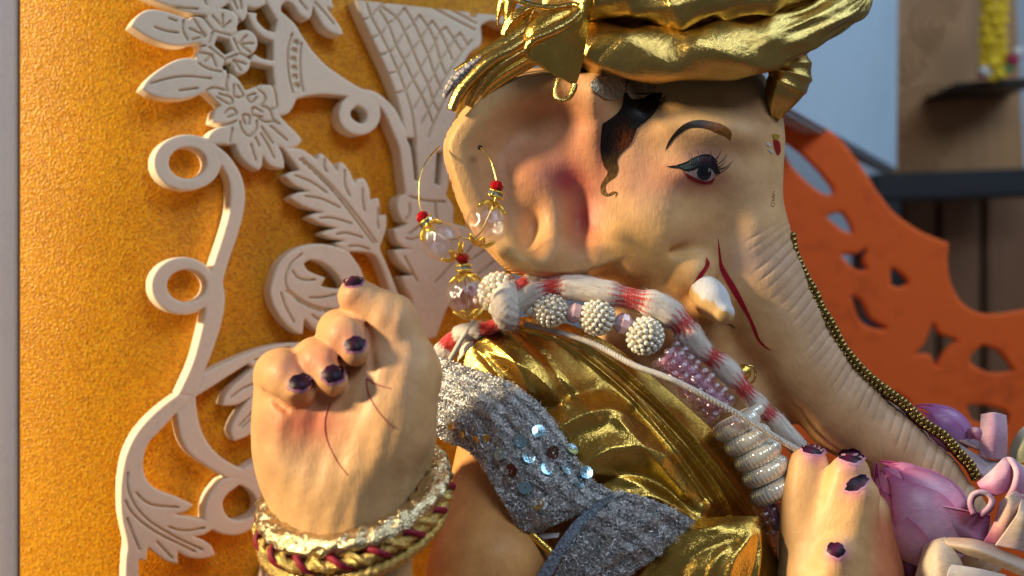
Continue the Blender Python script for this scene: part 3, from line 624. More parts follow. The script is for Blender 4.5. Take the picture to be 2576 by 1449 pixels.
def build_hand():
    f = Field((610, 660, -720), (1140, 1530, -200), 5.5)
    f.add(f.cone((862, 1180, -440), (872, 1430, -440), 198, 166, 0.8))
    f.add(f.ell((868, 1100, -430), (222, 235, 128)), 40)
    f.add(f.ell((735, 1080, -440), (92, 190, 118)), 40)             # outer edge of the palm
    f.add(f.cone((1000, 1090, -478), (1018, 940, -470), 92, 88), 34)
    f.add(f.cone((1018, 940, -470), (975, 815, -466), 88, 76), 30)  # first finger
    f.add(f.cone((975, 815, -466), (896, 745, -484), 76, 48), 26)
    f.add(f.ell((968, 1085, -520), (98, 185, 78), 16), 26)          # mound of the thumb
    f.add(f.cone((905, 1010, -505), (965, 930, -500), 50, 66), 30)
    for kn, mid, tip, r0, r1, r2 in [((858, 838, -455), (868, 848, -520), (892, 882, -556), 60, 58, 40), ((796, 912, -455), (808, 918, -525), (834, 955, -566), 62, 60, 42), ((708, 945, -450), (715, 948, -520), (752, 984, -560), 66, 62, 44)]:
        f.add(f.cone(kn, mid, r0, r1), 9); f.add(f.cone(mid, tip, r1, r2), 9)
    f.add(f.cone((858, 838, -455), (880, 960, -420), 60, 72), 14)
    f.add(f.cone((796, 912, -455), (800, 1040, -430), 62, 80), 14)
    f.add(f.cone((706, 945, -450), (712, 1070, -430), 64, 70), 20)
    for a, b in (((766, 878, -515), (790, 1000, -585)), ((826, 858, -515), (878, 948, -590)), ((924, 812, -520), (936, 925, -565)), ((860, 792, -520), (912, 802, -545))):
        f.sub(f.cone(a, b, 6, 9), 12)
    f.sub(f.cone((655, 1040, -570), (815, 1020, -610), 15, 20), 22) # fold below the curled fingers
    f.sub(f.ell((785, 1115, -628), (92, 92, 62), 20), 55)           # hollow of the palm
    f.sub(f.cone((845, 1040, -600), (850, 1150, -600), 8, 10), 22)
    f.sub(f.cone((928, 950, -575), (885, 1020, -590), 7, 10), 16)
    f.sub(f.cone((664, 950, -520), (700, 1015, -545), 5, 7), 16); f.sub(f.cone((668, 985, -525), (720, 1030, -550), 4, 6), 14)
    V_, Q = f.mesh(); V_, Q, N = subsurf(V_, Q)
    u, v, w = V_.T
    V_ = V_ + N * (1.2 * np.sin(u * 0.11 + 0.02 * v) * np.sin(v * 0.021 + u * 0.01))[:, None]
    C = np.tile(SKIN * np.array([0.98, 0.98, 1.0]), (len(u), 1)); fr = (w < -430)
    def paint(mask, col, a):
        nonlocal C
        C = C * (1 - (mask * a)[:, None]) + np.array(col)[None] * (mask * a)[:, None]
    paint(gau(u, v, 770, 1065, 105, 62) * fr, (0.66, 0.17, 0.10), 0.95)
    paint(gau(u, v, 880, 850, 52, 44) * fr, (0.58, 0.18, 0.17), 0.65)
    paint(gau(u, v, 815, 905, 50, 40) * fr, (0.62, 0.18, 0.13), 0.70)
    paint(gau(u, v, 735, 925, 48, 42) * fr, (0.55, 0.17, 0.16), 0.62)
    paint(gau(u, v, 985, 870, 70, 150), (0.70, 0.38, 0.26), 0.45)
    paint(gau(u, v, 890, 745, 45, 40), (0.50, 0.20, 0.16), 0.5)
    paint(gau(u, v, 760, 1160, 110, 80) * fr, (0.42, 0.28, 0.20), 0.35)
    paint(gau(u, v, 920, 960, 60, 50), (0.70, 0.45, 0.30), 0.4)
    return V_, Q, C
def build_hand2():
    f = Field((1930, 1090, -470), (2330, 1720, -40), 6.5)
    f.add(f.ell((2120, 1480, -230), (150, 260, 110)))
    f.add(f.cone((2052, 1440, -248), (2036, 1168, -238), 92, 46), 30); f.add(f.ell((2026, 1300, -245), (62, 150, 60)), 30)
    f.add(f.cone((2082, 1440, -268), (2136, 1195, -286), 92, 54), 24)
    f.add(f.cone((2120, 1430, -290), (2164, 1250, -306), 84, 50), 20)
    f.add(f.cone((2082, 1560, -310), (2108, 1402, -352), 82, 48), 24)
    f.add(f.cone((2190, 1560, -180), (2195, 1310, -190), 85, 68), 30)
    f.add(f.ell((2225, 1420, -165), (62, 130, 55)), 12)
    f.add(f.cone((2110, 1500, -220), (2080, 1950, -200), 150, 130), 40)
    V_, Q = f.mesh(); V_, Q, N = subsurf(V_, Q)
    u, v, w = V_.T
    C = np.tile(SKIN, (len(u), 1))
    def paint(mask, col, a):
        nonlocal C
        C = C * (1 - (mask * a)[:, None]) + np.array(col)[None] * (mask * a)[:, None]
    paint(smooth01(u, 2165, 2225) * smooth01(v, 1250, 1330), (0.62, 0.18, 0.09), 0.85)
    for a, b in ((2048, 1142), (2140, 1165), (2150, 1230), (2105, 1392)): paint(gau(u, v, a, b, 30, 26), (0.80, 0.28, 0.42), 0.85)
    return V_, Q, C
def build_torso():
    f = Field((800, 880, -560), (2350, 2560, 420), 15.0)
    f.add(f.ell((1560, 1330, 80), (400, 380, 230)))
    f.add(f.ell((1620, 1900, 60), (620, 620, 360)), 90)
    f.add(f.cone((1270, 1120, -60), (1235, 1440, -225), 118, 150), 60)
    f.add(f.cone((1235, 1440, -225), (1160, 1760, -300), 150, 135), 50)
    f.add(f.cone((1160, 1760, -300), (880, 1450, -430), 130, 118), 50)
    f.add(f.cone((1800, 1400, -60), (2080, 1860, -190), 120, 120), 60)
    f.add(f.cone((2080, 1860, -190), (2100, 1620, -220), 120, 110), 40)
    f.sub(f.cone((1180, 1330, -372), (1265, 1345, -385), 7, 6), 30)
    f.sub(f.cone((1215, 1290, -368), (1190, 1440, -400), 6, 5), 30)
    V_, Q = f.mesh(); V_[:, 1] = np.minimum(V_[:, 1], 2545)
    V_, Q, N = subsurf(V_, Q)
    C = np.tile(SKIN * np.array([1.0, 0.82, 0.62]), (len(V_), 1))
    return V_, Q, C
statue = empty("elephant_headed_statue", P(1560, 2545, 60), "painted clay statue with an elephant head, cream skin and a curved trunk, one hand raised", "statue")
def join_body():
    Vs, Qs, Cs, k = [], [], [], 0
    for V_, Q, C in (build_head(), build_hand(), build_hand2(), build_torso()):
        Vs.append(PA(V_)); Qs.append(Q + k); Cs.append(C); k += len(V_)
    return np.concatenate(Vs), np.concatenate(Qs), np.concatenate(Cs)
BV, BQ, BC = join_body()
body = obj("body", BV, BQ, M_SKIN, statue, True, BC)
_bm = bmesh.new(); _bm.from_mesh(body.data); bmesh.ops.recalc_face_normals(_bm, faces=_bm.faces); _bm.to_mesh(body.data); _bm.free()
BVH = BVHTree.FromPolygons([tuple(p) for p in BV], [tuple(int(i) for i in q) for q in BQ])
def hit(u, v):
    r = ray(u, v); h = BVH.ray_cast(CAMP, r)
    return h
def on_skin(pts, off=1.0):
    """points of the painted line, lying on the statue's surface (picture units incl. depth)"""
    out = []
    for p in pts:
        loc, n, i, d = hit(p[0], p[1])
        if loc is None: continue
        if n.dot(ray(p[0], p[1])) > 0: n = -n
        out.append(loc + n * off * S0)
    return np.array(out)
def decal(name, poly, mat, off=1.2, step=7, colfn=None, parent=None):
    poly = np.asarray(poly, float); lo = poly.min(0); hi = poly.max(0)
    gx, gy = np.meshgrid(np.arange(lo[0], hi[0], step), np.arange(lo[1], hi[1], step)); 
    d = sdf_poly(gx, gy, poly); gx = gx[d < -step * 0.45]; gy = gy[d < -step * 0.45]
    pts = [Vector(p) for p in poly] + [Vector(p) for p in zip(gx.ravel(), gy.ravel())]
    n = len(poly)
    vv, ee, ff, *_ = delaunay_2d_cdt(pts, [(i, (i + 1) % n) for i in range(n)], [list(range(n))], 1, 1e-4)
    W = []
    for p in vv:
        loc, nn, i, dd = hit(p[0], p[1])
        if loc is None: loc, nn = P(p[0], p[1], -100), Vector((0, -1, 0))
        if nn.dot(ray(p[0], p[1])) > 0: nn = -nn
        W.append(loc + nn * off * S0)
    col = np.array([colfn(p[0], p[1]) for p in vv]) if colfn else None
    o = obj(name, W, [tuple(f) for f in ff], mat, parent or statue, True, col)
    return o
def vcol_mat(name, rough=0.4, streak=(1, 1, 1), amp=0.5, sc=1800, coat=0.0):
    m, nt, b = new_mat(name)
    at = nd(nt, 'ShaderNodeAttribute', attribute_name="Col"); n = noise(nt, coords(nt, streak), sc, 4)
    mz = nd(nt, 'ShaderNodeMix', data_type='RGBA', blend_type='MULTIPLY'); mz.inputs[0].default_value = 1
    nt.links.new(at.outputs['Color'], mz.inputs[6]); nt.links.new(ramp(nt, n, [(0.3, (1 - amp,) * 3), (0.7, (1 + amp,) * 3)]), mz.inputs[7])
    nt.links.new(mz.outputs[2], b.inputs['Base Color']); b.inputs['Roughness'].default_value = rough; b.inputs['Coat Weight'].default_value = coat; b.inputs['Specular IOR Level'].default_value = 0.25
    bump(nt, b, [(n, 0.3, 0.0003)]); return m
M_PAINT = vcol_mat("brushed_paint", 0.38)
M_HAIR = vcol_mat("painted_hair", 0.3, (1, 1, 0.25), 0.75, 1600)
M_NAIL = vcol_mat("nail_varnish", 0.42, (1, 1, 1), 0.5, 1400, 0.0)
M_REDL = plain("red_paint_line", (0.42, 0.015, 0.03), 0.4)
M_BLK = plain("black_paint_line", (0.012, 0.012, 0.014), 0.35)
def C3(pts): return [(1481.2 + p[0] / 4, 241.5 + p[1] / 4, *p[2:]) for p in pts]
def C4(pts): return [(1481.2 + p[0] / 4, 563.5 + p[1] / 4, *p[2:]) for p in pts]
def lerp(a, b, t): t = min(max(t, 0), 1); return tuple(x + (y - x) * t for x, y in zip(a, b))
# hair lock
hair = spl(C3([(350,-30,1),(335,90),(270,185),(135,280,1),(122,400),(118,560),(150,700),(190,770),(150,840),(118,910),(130,985),(185,1012),(245,992),(272,962),(285,985),(262,1035,1),(272,975),(245,960),(195,985),(168,950),(170,895),(215,848),(268,810),(292,740),(285,650),(330,575),(420,485),(470,370),(500,300),(580,250),(650,190),(700,100),(740,-30,1)]), 4)
def hcol(u, v):
    a, b = (u - 1481.2) * 4, (v - 241.5) * 4
    t = math.exp(-((a - 360) / 90) ** 2 - ((b - 430) / 130) ** 2) + max(0, (b - 560) / 330)
    return lerp((0.016, 0.010, 0.008), (0.13, 0.032, 0.008) if b < 560 else (0.15, 0.075, 0.02), t * .9)
decal("hair_lock", hair, M_HAIR, 1.6, 6, hcol)
for k in range(26):      # loose brush strokes along the hairline
    t = k / 25; x = 470 + 250 * t + random.uniform(-20, 20); y = 330 - 300 * t + random.uniform(-20, 20)
    l = random.uniform(50, 120); p = on_skin(C3([(x - 50, y - 20), (x + l * .2, y + 5), (x + l * .55, y - 20), (x + l * .75, y - 70)]), 1.2)
    if len(p) > 2: tube("hair_stroke", crom(p, 4), np.array([1.6, 1.4, 1.2, 1.0, .9, .8, .7, .6, .5, .4, .3, .2, .15])[:len(crom(p, 4))] * S0 * 0.9, M_BLK, statue, 5, world=True)
brow = spl(C3([(765,557,1),(800,460),(870,360),(950,290),(1040,252),(1130,243),(1230,258),(1330,283),(1400,325),(1435,375),(1425,445,1),(1370,405),(1290,375),(1180,330),(1100,318),(1010,325),(930,370),(860,430),(805,505)]), 4)
decal("eyebrow", brow, vcol_mat("eyebrow_paint", 0.4, (0.25, 1, 1), 0.5, 1500), 1.2, 6, lambda u, v: lerp((0.022, 0.016, 0.014), (0.24, 0.085, 0.015), ((u - 1481.2) * 4 - 1120) / 230))
def flat(c): return lambda u, v: c
eye = bpy.data.objects.new("eye", None); COL.objects.link(eye); eye.parent = statue; eye.location = (0, 0, 0); eye.matrix_parent_inverse = PINV(statue); eye.location = hit(1770, 432)[0]
bpy.context.view_layer.update()
decal("eyelid", spl(C3([(890,712,1),(960,678),(1060,625),(1140,592),(1210,598),(1265,640),(1295,700),(1300,760,1),(1240,720),(1150,705),(1050,735),(960,738)]), 4), M_PAINT, 1.0, 6,
      lambda u, v: lerp((0.045, 0.07, 0.07), (0.035, 0.007, 0.022), ((u - 1481.2) * 4 - 1040) / 110), eye)
decal("sclera", spl(C3([(955,755,1),(1030,742),(1110,715),(1200,710),(1250,750),(1262,800,1),(1230,840),(1170,855),(1090,828),(1010,792)]), 4), M_PAINT, 1.6, 6, flat((0.46, 0.33, 0.32)), eye)
decal("iris", np.array(C3(ell2(1158, 770, 72, 74, 24))), vcol_mat("iris_paint", 0.3, (1, 1, 1), 0.4, 3000, 0.0), 2.2, 6, lambda u, v: lerp((0.004, 0.006, 0.010), (0.016, 0.036, 0.058), (math.hypot((u - 1481.2) * 4 - 1165, (v - 241.5) * 4 - 750) - 20) / 55), eye)
decal("pupil", np.array(C3(ell2(1175, 745, 36, 38, 18))), M_BLK, 2.6, 6, None, eye)
decal("eye_glint", np.array(C3(ell2(1206, 742, 13, 20, 12))), plain("glint_paint", (0.16, 0.20, 0.25), 0.3), 3.0, 4, None, eye)
decal("lash_line", spl(C3([(745,683,1),(790,708),(880,700),(960,735),(1050,722),(1110,690),(1180,672),(1245,685),(1300,735),(1318,775,1),(1270,780),(1235,735),(1180,712),(1110,718),(1050,745),(960,752),(890,725),(800,718)]), 4), M_BLK, 2.9, 5, None, eye)
decal("lower_lid_line", spl(C3([(950,752,1),(1010,800),(1090,838),(1160,858),(1225,848),(1268,815,1),(1240,868),(1160,885),(1080,865),(1000,820)]), 4), M_PAINT, 2.0, 5, flat((0.26, 0.012, 0.03)), eye)
def stroke(name, pts, r0, r1, mat, parent, off=1.5):
    p = on_skin(crom(pts, 5), off)
    if len(p) > 1: tube(name, p, np.linspace(r0, r1, len(p)) * S0, mat, parent, 6, world=True)
stroke("lid_crease", C3([(880,702),(980,668),(1080,615),(1160,592),(1230,602),(1290,660)]), 1.6, 1.4, M_BLK, eye, 1.6)
for b in [[(1022,690),(1020,640),(1004,560)],[(1062,680),(1075,650),(1082,605)],[(1100,668),(1103,620),(1098,545)],[(1198,660),(1222,610),(1230,548)],[(1248,672),(1300,610),(1330,538)],[(1280,695),(1350,640),(1390,578)],[(1300,735),(1380,710),(1450,650)],[(1272,768),(1340,755),(1425,695)],[(1245,655),(1270,640),(1300,600)],[(1040,690),(1030,660),(1025,625)],[(1295,715),(1340,690),(1370,650)]]:
    stroke("eyelash", C3(b), 1.3, 0.4, M_BLK, eye, 2.0)
# red ritual strokes by the tusk, forehead mark, small written mark on the trunk
decal("red_stroke", spl(C4([(1300,130,1),(1312,200),(1330,310),(1345,400),(1400,500),(1470,610),(1540,740),(1610,890),(1680,1040),(1730,1170),(1845,1280,1),(1740,1220),(1670,1110),(1610,960),(1530,830),(1440,680),(1370,560),(1318,450),(1308,330),(1302,200)]), 3), M_PAINT, 1.3, 7, flat((0.40, 0.008, 0.025)))
decal("red_stroke", spl(C4([(1180,335,1),(1212,390),(1200,440),(1140,530),(1080,600),(1030,665,1),(1050,600),(1110,500),(1165,420)]), 3), M_PAINT, 1.5, 6, flat((0.34, 0.006, 0.02)))
decal("forehead_mark", spl(C3([(1850,440,1),(1895,445),(1920,480),(1925,560),(1900,600,1),(1870,540)]), 3), M_PAINT, 1.5, 6, flat((0.32, 0.006, 0.012)))
decal("yellow_mark", spl(C3([(1840,385,1),(1890,385),(1915,400),(1900,440),(1860,435)]), 3), M_PAINT, 1.4, 6, flat((0.36, 0.25, 0.02)))
decal("white_mark", spl(C3([(1795,535,1),(1830,540),(1862,570,1),(1835,572)]), 3), M_PAINT, 1.4, 5, flat((0.62, 0.60, 0.62)))
decal("white_mark", spl(C3([(1785,465,1),(1815,470),(1830,500),(1795,498)]), 3), M_PAINT, 1.4, 5, flat((0.62, 0.60, 0.62)))
M_INK = plain("brown_ink", (0.24, 0.09, 0.07), 0.5)
for b in [[(1862,955),(1850,985),(1868,1000)],[(1832,1020),(1845,1005),(1858,1025),(1842,1050),(1868,1048)],[(1838,1060),(1833,1095),(1855,1112),(1870,1085),(1850,1070)],[(1868,985),(1858,1060)]]:
    stroke("ink_mark", C3(b), 0.7, 0.5, M_INK, statue, 0.8)
# creases on the palm
M_CREASE = plain("dark_red_line", (0.36, 0.02, 0.05), 0.45)
for b in [[(832,1015),(820,1045),(818,1080),(826,1115),(848,1160),(875,1195)],[(922,952),(926,985),(945,1025),(975,1062),(992,1078)],[(922,952),(950,968),(985,978)]]:
    stroke("palm_line", b, 1.5, 0.8, M_CREASE, statue, 0.6)
# varnished nails
def nail(c, rx, ry, rot, seed):
    random.seed(seed); pts = []
    ph = random.uniform(0, 6)
    for t in np.linspace(0, 2 * np.pi, 30, endpoint=False):
        k = 1 + 0.06 * math.sin(5 * t + ph) + 0.05 * math.sin(9 * t + 2 * ph) + random.uniform(-.03, .03)
        x, y = rx * math.cos(t) * k, ry * math.sin(t) * k; cs, sn = math.cos(math.radians(rot)), math.sin(math.radians(rot))
        pts.append((c[0] + x * cs - y * sn, c[1] + x * sn + y * cs))
    rim = np.array([(c[0] + (p[0] - c[0]) * 1.16 + random.uniform(-1.2, 1.2), c[1] + (p[1] - c[1]) * 1.16 + ry * 0.2 + random.uniform(-1.2, 1.2)) for p in pts])
    decal("nail_bed", rim, M_PAINT, 0.9, 6, flat((0.40, 0.17, 0.27) if c[0] < 1500 else (0.72, 0.32, 0.44)))
    decal("nail", np.array(pts), M_NAIL, 1.4, 5, lambda u, v: lerp((0.012, 0.004, 0.016), (0.075, 0.008, 0.045), (0.5 + 0.5 * math.sin((u - c[0]) * .11 + (v - c[1]) * .09 + ph)) ** 2 * (0.5 if c[0] < 1500 else 1.0)))
for i, (c, rx, ry, rot) in enumerate([((889,707),26,13,-8),((893,865),26,19,-8),((838,940),28,22,-10),((757,960),31,20,-14),((2047,1130),31,13,5),((2141,1146),31,18,6),((2155,1215),31,17,-30),((2103,1383),23,18,20)]):
    nail(c, rx, ry, rot, 40 + i)
# tusk
def build_tusk():
    f = Field((1690, 690, -330), (1870, 840, -60), 4.0)
    f.add(f.cone((1775, 735, -165), (1818, 788, -202), 42, 31)); f.add(f.ell((1790, 755, -180), (44, 46, 42)), 16)
    V_, Q = f.mesh(); V_, Q, N = subsurf(V_, Q)
    u, v = V_[:, 0], V_[:, 1]
    line = (v - 742) + (u - 1770) * -0.62 + 5 * np.sin(u * .12) + 3 * np.sin(u * .33)
    m = smooth01(line, 0, 14)
    tip = np.hypot(u - 1822, v - 795) < 13
    C = np.array([0.66, 0.66, 0.70])[None] * (1 - m)[:, None] + np.array([0.66, 0.42, 0.17])[None] * m[:, None]
    C[tip] = (0.55, 0.33, 0.12)
    o = obj("tusk", PA(V_), Q, vcol_mat("chalky_tusk_paint", 0.6, (1, 1, .5), 0.1, 900), statue, True, C)
    bm = bmesh.new(); bm.from_mesh(o.data); bmesh.ops.recalc_face_normals(bm, faces=bm.faces); bm.to_mesh(o.data); bm.free()
build_tusk()
stroke("crack", C4([(1310,1005),(1380,1000),(1430,1015),(1470,1045)]), 2.0, 1.2, M_BLK, statue, 0.5)
# ------------------------------------------------------------------ cloth
def mat_gold(name, base=(0.70, 0.49, 0.15), rough=0.22, weave=2300, wb=0.55):
    m, nt, b = new_mat(name); v = coords(nt)
    vo = nd(nt, 'ShaderNodeTexVoronoi'); vo.inputs['Scale'].default_value = weave; nt.links.new(v, vo.inputs['Vector'])
    n = noise(nt, v, 60, 3); n2 = noise(nt, v, 420, 3)
    nt.links.new(ramp(nt, n, [(0.3, tuple(c * 0.88 for c in base)), (0.7, tuple(min(1, c * 1.12) for c in base))]), b.inputs['Base Color'])
    rr = nd(nt, 'ShaderNodeMapRange'); rr.inputs['To Min'].default_value = rough - 0.07; rr.inputs['To Max'].default_value = rough + 0.10; nt.links.new(n2, rr.inputs['Value']); nt.links.new(rr.outputs[0], b.inputs['Roughness'])
    b.inputs['Metallic'].default_value = 1.0
    bump(nt, b, [(vo.outputs['Distance'], wb, 0.00018), (n2, 0.32, 0.0009)])
    return m
M_GOLD = mat_gold("gold_lame_cloth")
M_GOLDS = mat_gold("smooth_gold_cloth", (0.76, 0.51, 0.12), 0.23, 2100, 0.55)
def ridge(G, pl, A, wd, n=6):
    """press a fold of height A (picture units, towards the viewer) along a line"""
    p = crom(pl, n); d = dist_line(G[..., 0], G[..., 1], p)
    G[..., 2] -= A * (.62 * np.exp(-(d / wd) ** 2) + .38 * np.exp(-d / (.55 * wd))); return G
def cloth_tube(name, pts, ry, rz, parent, mat, folds, ns=72, npp=16, end_taper=(1, 1)):
    C = crom([p[:3] for p in pts], npp); H = crom([(p[3], p[4]) for p in pts], npp)
    n = len(C); s = np.linspace(0, 1, n); th = np.linspace(0, 2 * np.pi, ns, endpoint=False)
    T, N, B = frames(C); S, Th = np.meshgrid(s, th, indexing='ij')
    dsp = folds(S, Th)
    V = C[:, None] + N[:, None] * ((H[:, 0:1] + dsp) * np.cos(Th))[..., None] + B[:, None] * ((H[:, 1:2] + dsp) * np.sin(Th))[..., None]
    F = grid_faces(n, ns, cu=True)
    me = mesh(name, PA(V.reshape(-1, 3)), [tuple(f) for f in F] + [tuple(range(ns)), tuple((n - 1) * ns + j for j in range(ns))])
    o = link(name, me, mat, parent)
    bm = bmesh.new(); bm.from_mesh(me); bmesh.ops.recalc_face_normals(bm, faces=bm.faces); bm.to_mesh(me); bm.free()
    return o
def rdg(x, k=3): return .5 * (0.5 + 0.5 * np.cos(x)) ** k + .5 * (1 - np.abs(np.sin(x / 2))) ** 1.6
def wrinkle(s, t, seed, n=16, A=2.0):
    r = np.random.default_rng(seed); o = 0
    for k in range(n):
        fs, ft, ph, c0, wd = r.uniform(4, 26), r.integers(1, 7), r.uniform(0, 6.3), r.uniform(0, 1), r.uniform(.06, .2)
        o = o + A * rdg(fs * s * 2 + ft * t * r.choice([-1, 1]) + ph, 5) * np.exp(-((s - c0) / wd) ** 2)
    return o
turban = empty("turban", P(1700, 200, 0), "gold lamé cloth turban wound round the elephant head, with hanging tails", "turban")
def fold_low(s, t):
    a = 13 * rdg(2 * np.pi * (3.4 * s + 0.5 * np.sin(t + 1)) + 0.9 * t, 2) - 6
    a += 6 * rdg(2 * np.pi * (6.5 * s) + 1.7 * t + 1.0, 2) * (1 - smooth01(s, .62, .8))
    a += smooth01(s, .48, .75) * (9 * rdg(9 * t + 5 * s, 2) - 4 + 4 * rdg(15 * t - 9 * s + 1, 3))
    a += 2.5 * np.sin(23 * s + 3 * t) + 1.5 * np.sin(47 * s - 4 * t) + wrinkle(s, t, 3)
    return a
cloth_tube("lower_wrap", [(1395,128,-98,52,48),(1450,122,-158,60,56),(1520,122,-210,66,62),(1620,130,-236,68,66),(1715,138,-240,72,66),(1835,128,-230,74,66),(1920,108,-206,66,62),(2010,78,-158,58,56),(2095,36,-90,50,50),(2138,4,-28,42,44),(2150,-30,40,40,40),(2080,-40,150,46,46)], 0, 0, turban, M_GOLD, fold_low)
def fold_up(s, t):
    a = 12 * rdg(2 * np.pi * 4.3 * s + 1.3 * t, 2) - 6 + 6 * rdg(2 * np.pi * 9 * s - 1.1 * t + 2, 3)
    a += smooth01(s, .3, .8) * (6 * rdg(10 * t + 12 * s, 2) - 2)
    return a + 2 * np.sin(40 * s + 5 * t) + wrinkle(s, t, 4)
cloth_tube("upper_wrap", [(1400,10,-130,60,50),(1480,-14,-205,60,60),(1600,-8,-236,60,62),(1700,4,-246,62,64),(1800,-8,-240,62,62),(1900,-24,-215,62,60),(1985,-48,-170,58,56),(2060,-80,-90,50,50),(2100,-100,0,46,46),(2050,-110,120,50,50)], 0, 0, turban, M_GOLD, fold_up)
def dome():
    V, F = sphere_arrays(48, 24); V = V * np.array([400, 220, 230]) ; V = V[:, [0, 2, 1]]
    th = np.arctan2(V[:, 2], V[:, 0]); V *= (1 + 0.03 * np.cos(11 * th + V[:, 1] * .02))[:, None]
    obj("crown_wrap", PA(V + np.array([1720, -60, 20])), F, M_GOLD, turban)
dome()
# twisted knot at the brow
def fold_knot(s, t):
    return smooth01(s, .4, .6) * (5 * rdg(2 * np.pi * 9 * s + .8 * t, 2) - 2) + (1 - smooth01(s, .4, .7)) * (6 * rdg(5 * t + 3 * s, 2) - 3)
cloth_tube("brow_knot", [(1948,306,-40,5,5),(1950,290,-58,16,16),(1957,262,-78,34,32),(1972,232,-92,48,44),(1986,200,-98,55,50),(1992,168,-98,50,48),(1985,130,-100,40,40),(1970,100,-110,30,30)], 0, 0, turban, M_GOLD, fold_knot, 60, 14)
# hanging tails
X = lambda pts: [(1094.8 + p[0] / 4, p[1] / 4, p[2]) for p in pts]
G = loft([X([(1452,40,-306),(1500,10,-312),(1545,-20,-304),(1600,-40,-286)]), X([(1395,215,-306),(1455,190,-312),(1510,190,-304),(1562,190,-284)]), X([(1140,330,-306),(1290,320,-312),(1420,330,-302),(1535,330,-280)]), X([(925,480,-302),(1120,440,-308),(1330,470,-296),(1505,510,-272)]), X([(935,592,-296),(1090,590,-300),(1290,640,-288),(1468,700,-262)]), X([(1060,680,-288),(1170,740,-288),(1290,800,-278),(1412,872,-254)])], 12, 12)
sheet("dark_flap", G, M_GOLDS, turban, 4)
def band(name, pts, wd, mat, thick=3, wv=0.0):
    """a folded strip: centre line, half width (picture units)"""
    C = crom(X([p[:3] for p in pts]), 10); H = crom([(p[3], 0) for p in pts], 10)[:, 0] if len(pts[0]) > 3 else np.full(len(C), wd)
    T = np.gradient(C, axis=0); nrm = np.stack([-T[:, 1], T[:, 0]], 1); nrm /= np.linalg.norm(nrm, axis=1, keepdims=True) + 1e-9
    R = []
    for k in np.linspace(-1, 1, 11):
        q = C.copy(); q[:, :2] += nrm * (H * k)[:, None]; q[:, 2] -= (1 - k * k) * H * 0.75 + wv * np.cos(k * 7) * H; R.append(q)
    return sheet(name, np.array(R), mat, turban, thick)
band("fold_edge", [(945,575,-304,5),(925,480,-310,9),(1010,385,-314,12),(1200,300,-314,14),(1370,205,-312,13),(1450,100,-308,9),(1400,45,-278,7),(1200,75,-272,7),(950,45,-262,8),(760,-30,-250,8)], 10, M_GOLD)
band("inner_fold", [(960,440,-262,16),(1010,330,-262,30),(1180,215,-258,34),(1330,130,-254,26),(1410,70,-250,14)], 20, M_GOLDS)
band("tail_roll", [(1010,330,-238,17.5),(800,470,-246,18.8),(560,600,-248,17.5),(370,780,-246,16.2),(240,940,-242,16.2),(165,1115,-236,13.8)], 12, M_GOLD, 4)
band("tail_roll", [(1000,450,-228,20.0),(720,610,-236,20.0),(520,770,-236,17.5),(400,920,-232,17.5),(330,1070,-226,11.2)], 12, M_GOLD, 4, 0.1)
band("tail_roll", [(1000,560,-222,25.0),(760,690,-228,25.0),(560,830,-226,22.5),(450,960,-222,15.0)], 12, M_GOLDS, 4, 0.12)
band("tail_back", [(980,250,-215,25.0),(720,430,-222,22.5),(480,560,-222,15.0),(330,640,-220,10.0),(200,720,-216,7.5)], 12, M_GOLD, 3)
band("hanging_strip", [(1000,60,-226,6),(870,130,-226,16),(760,240,-224,18),(690,360,-220,10)], 12, M_GOLD, 3, .12)
band("hanging_strip", [(990,90,-214,14),(950,180,-212,20),(880,290,-212,18)], 12, M_GOLDS, 3, .1)
band("hanging_strip", [(700,-30,-190,14),(660,90,-190,12),(635,180,-188,5),(628,250,-186,2)], 12, M_GOLD, 3)
band("hanging_strip", [(760,-30,-200,20),(740,110,-200,14),(715,260,-198,6)], 12, M_GOLDS, 3)
m_print, _nt, _b = new_mat("printed_lining"); _w = nd(_nt, 'ShaderNodeTexVoronoi', feature='DISTANCE_TO_EDGE'); _w.inputs['Scale'].default_value = 420; _nt.links.new(coords(_nt), _w.inputs['Vector'])
_nt.links.new(ramp(_nt, _w.outputs['Distance'], [(0.05, (0.10, 0.10, 0.13)), (0.16, (0.52, 0.47, 0.48))]), _b.inputs['Base Color']); _b.inputs['Roughness'].default_value = 0.8
band("printed_lining", [(460,575,-232,3),(330,680,-234,10),(200,810,-232,14),(110,930,-228,9),(95,985,-226,5)], 12, m_print, 3)
band("loop", [(1240,790,-292,6),(1212,900,-296,6),(1222,985,-298,7),(1270,1012,-298,7),(1340,985,-298,7),(1390,905,-296,8),(1408,840,-294,7)], 6, M_GOLD, 4)
# flaking metal leaf under the turban
def lump(name, pts, w, mat, parent):
    return decal(name, spl(pts), mat, 4.0, 5, None, parent)
M_FLAKE = plain("flaking_silver_leaf", (0.33, 0.28, 0.20), 0.38, 0.7, 500, 0.5, 0.9, 0.0012)
lump("metal_leaf_patch", [(1484,215),(1500,198),(1530,192),(1560,198),(1570,222),(1562,245),(1530,250),(1505,238)], 0, M_FLAKE, statue)
lump("metal_leaf_patch", [(1580,205),(1610,196),(1650,205),(1645,228),(1615,250),(1586,248),(1575,228)], 0, M_FLAKE, statue)

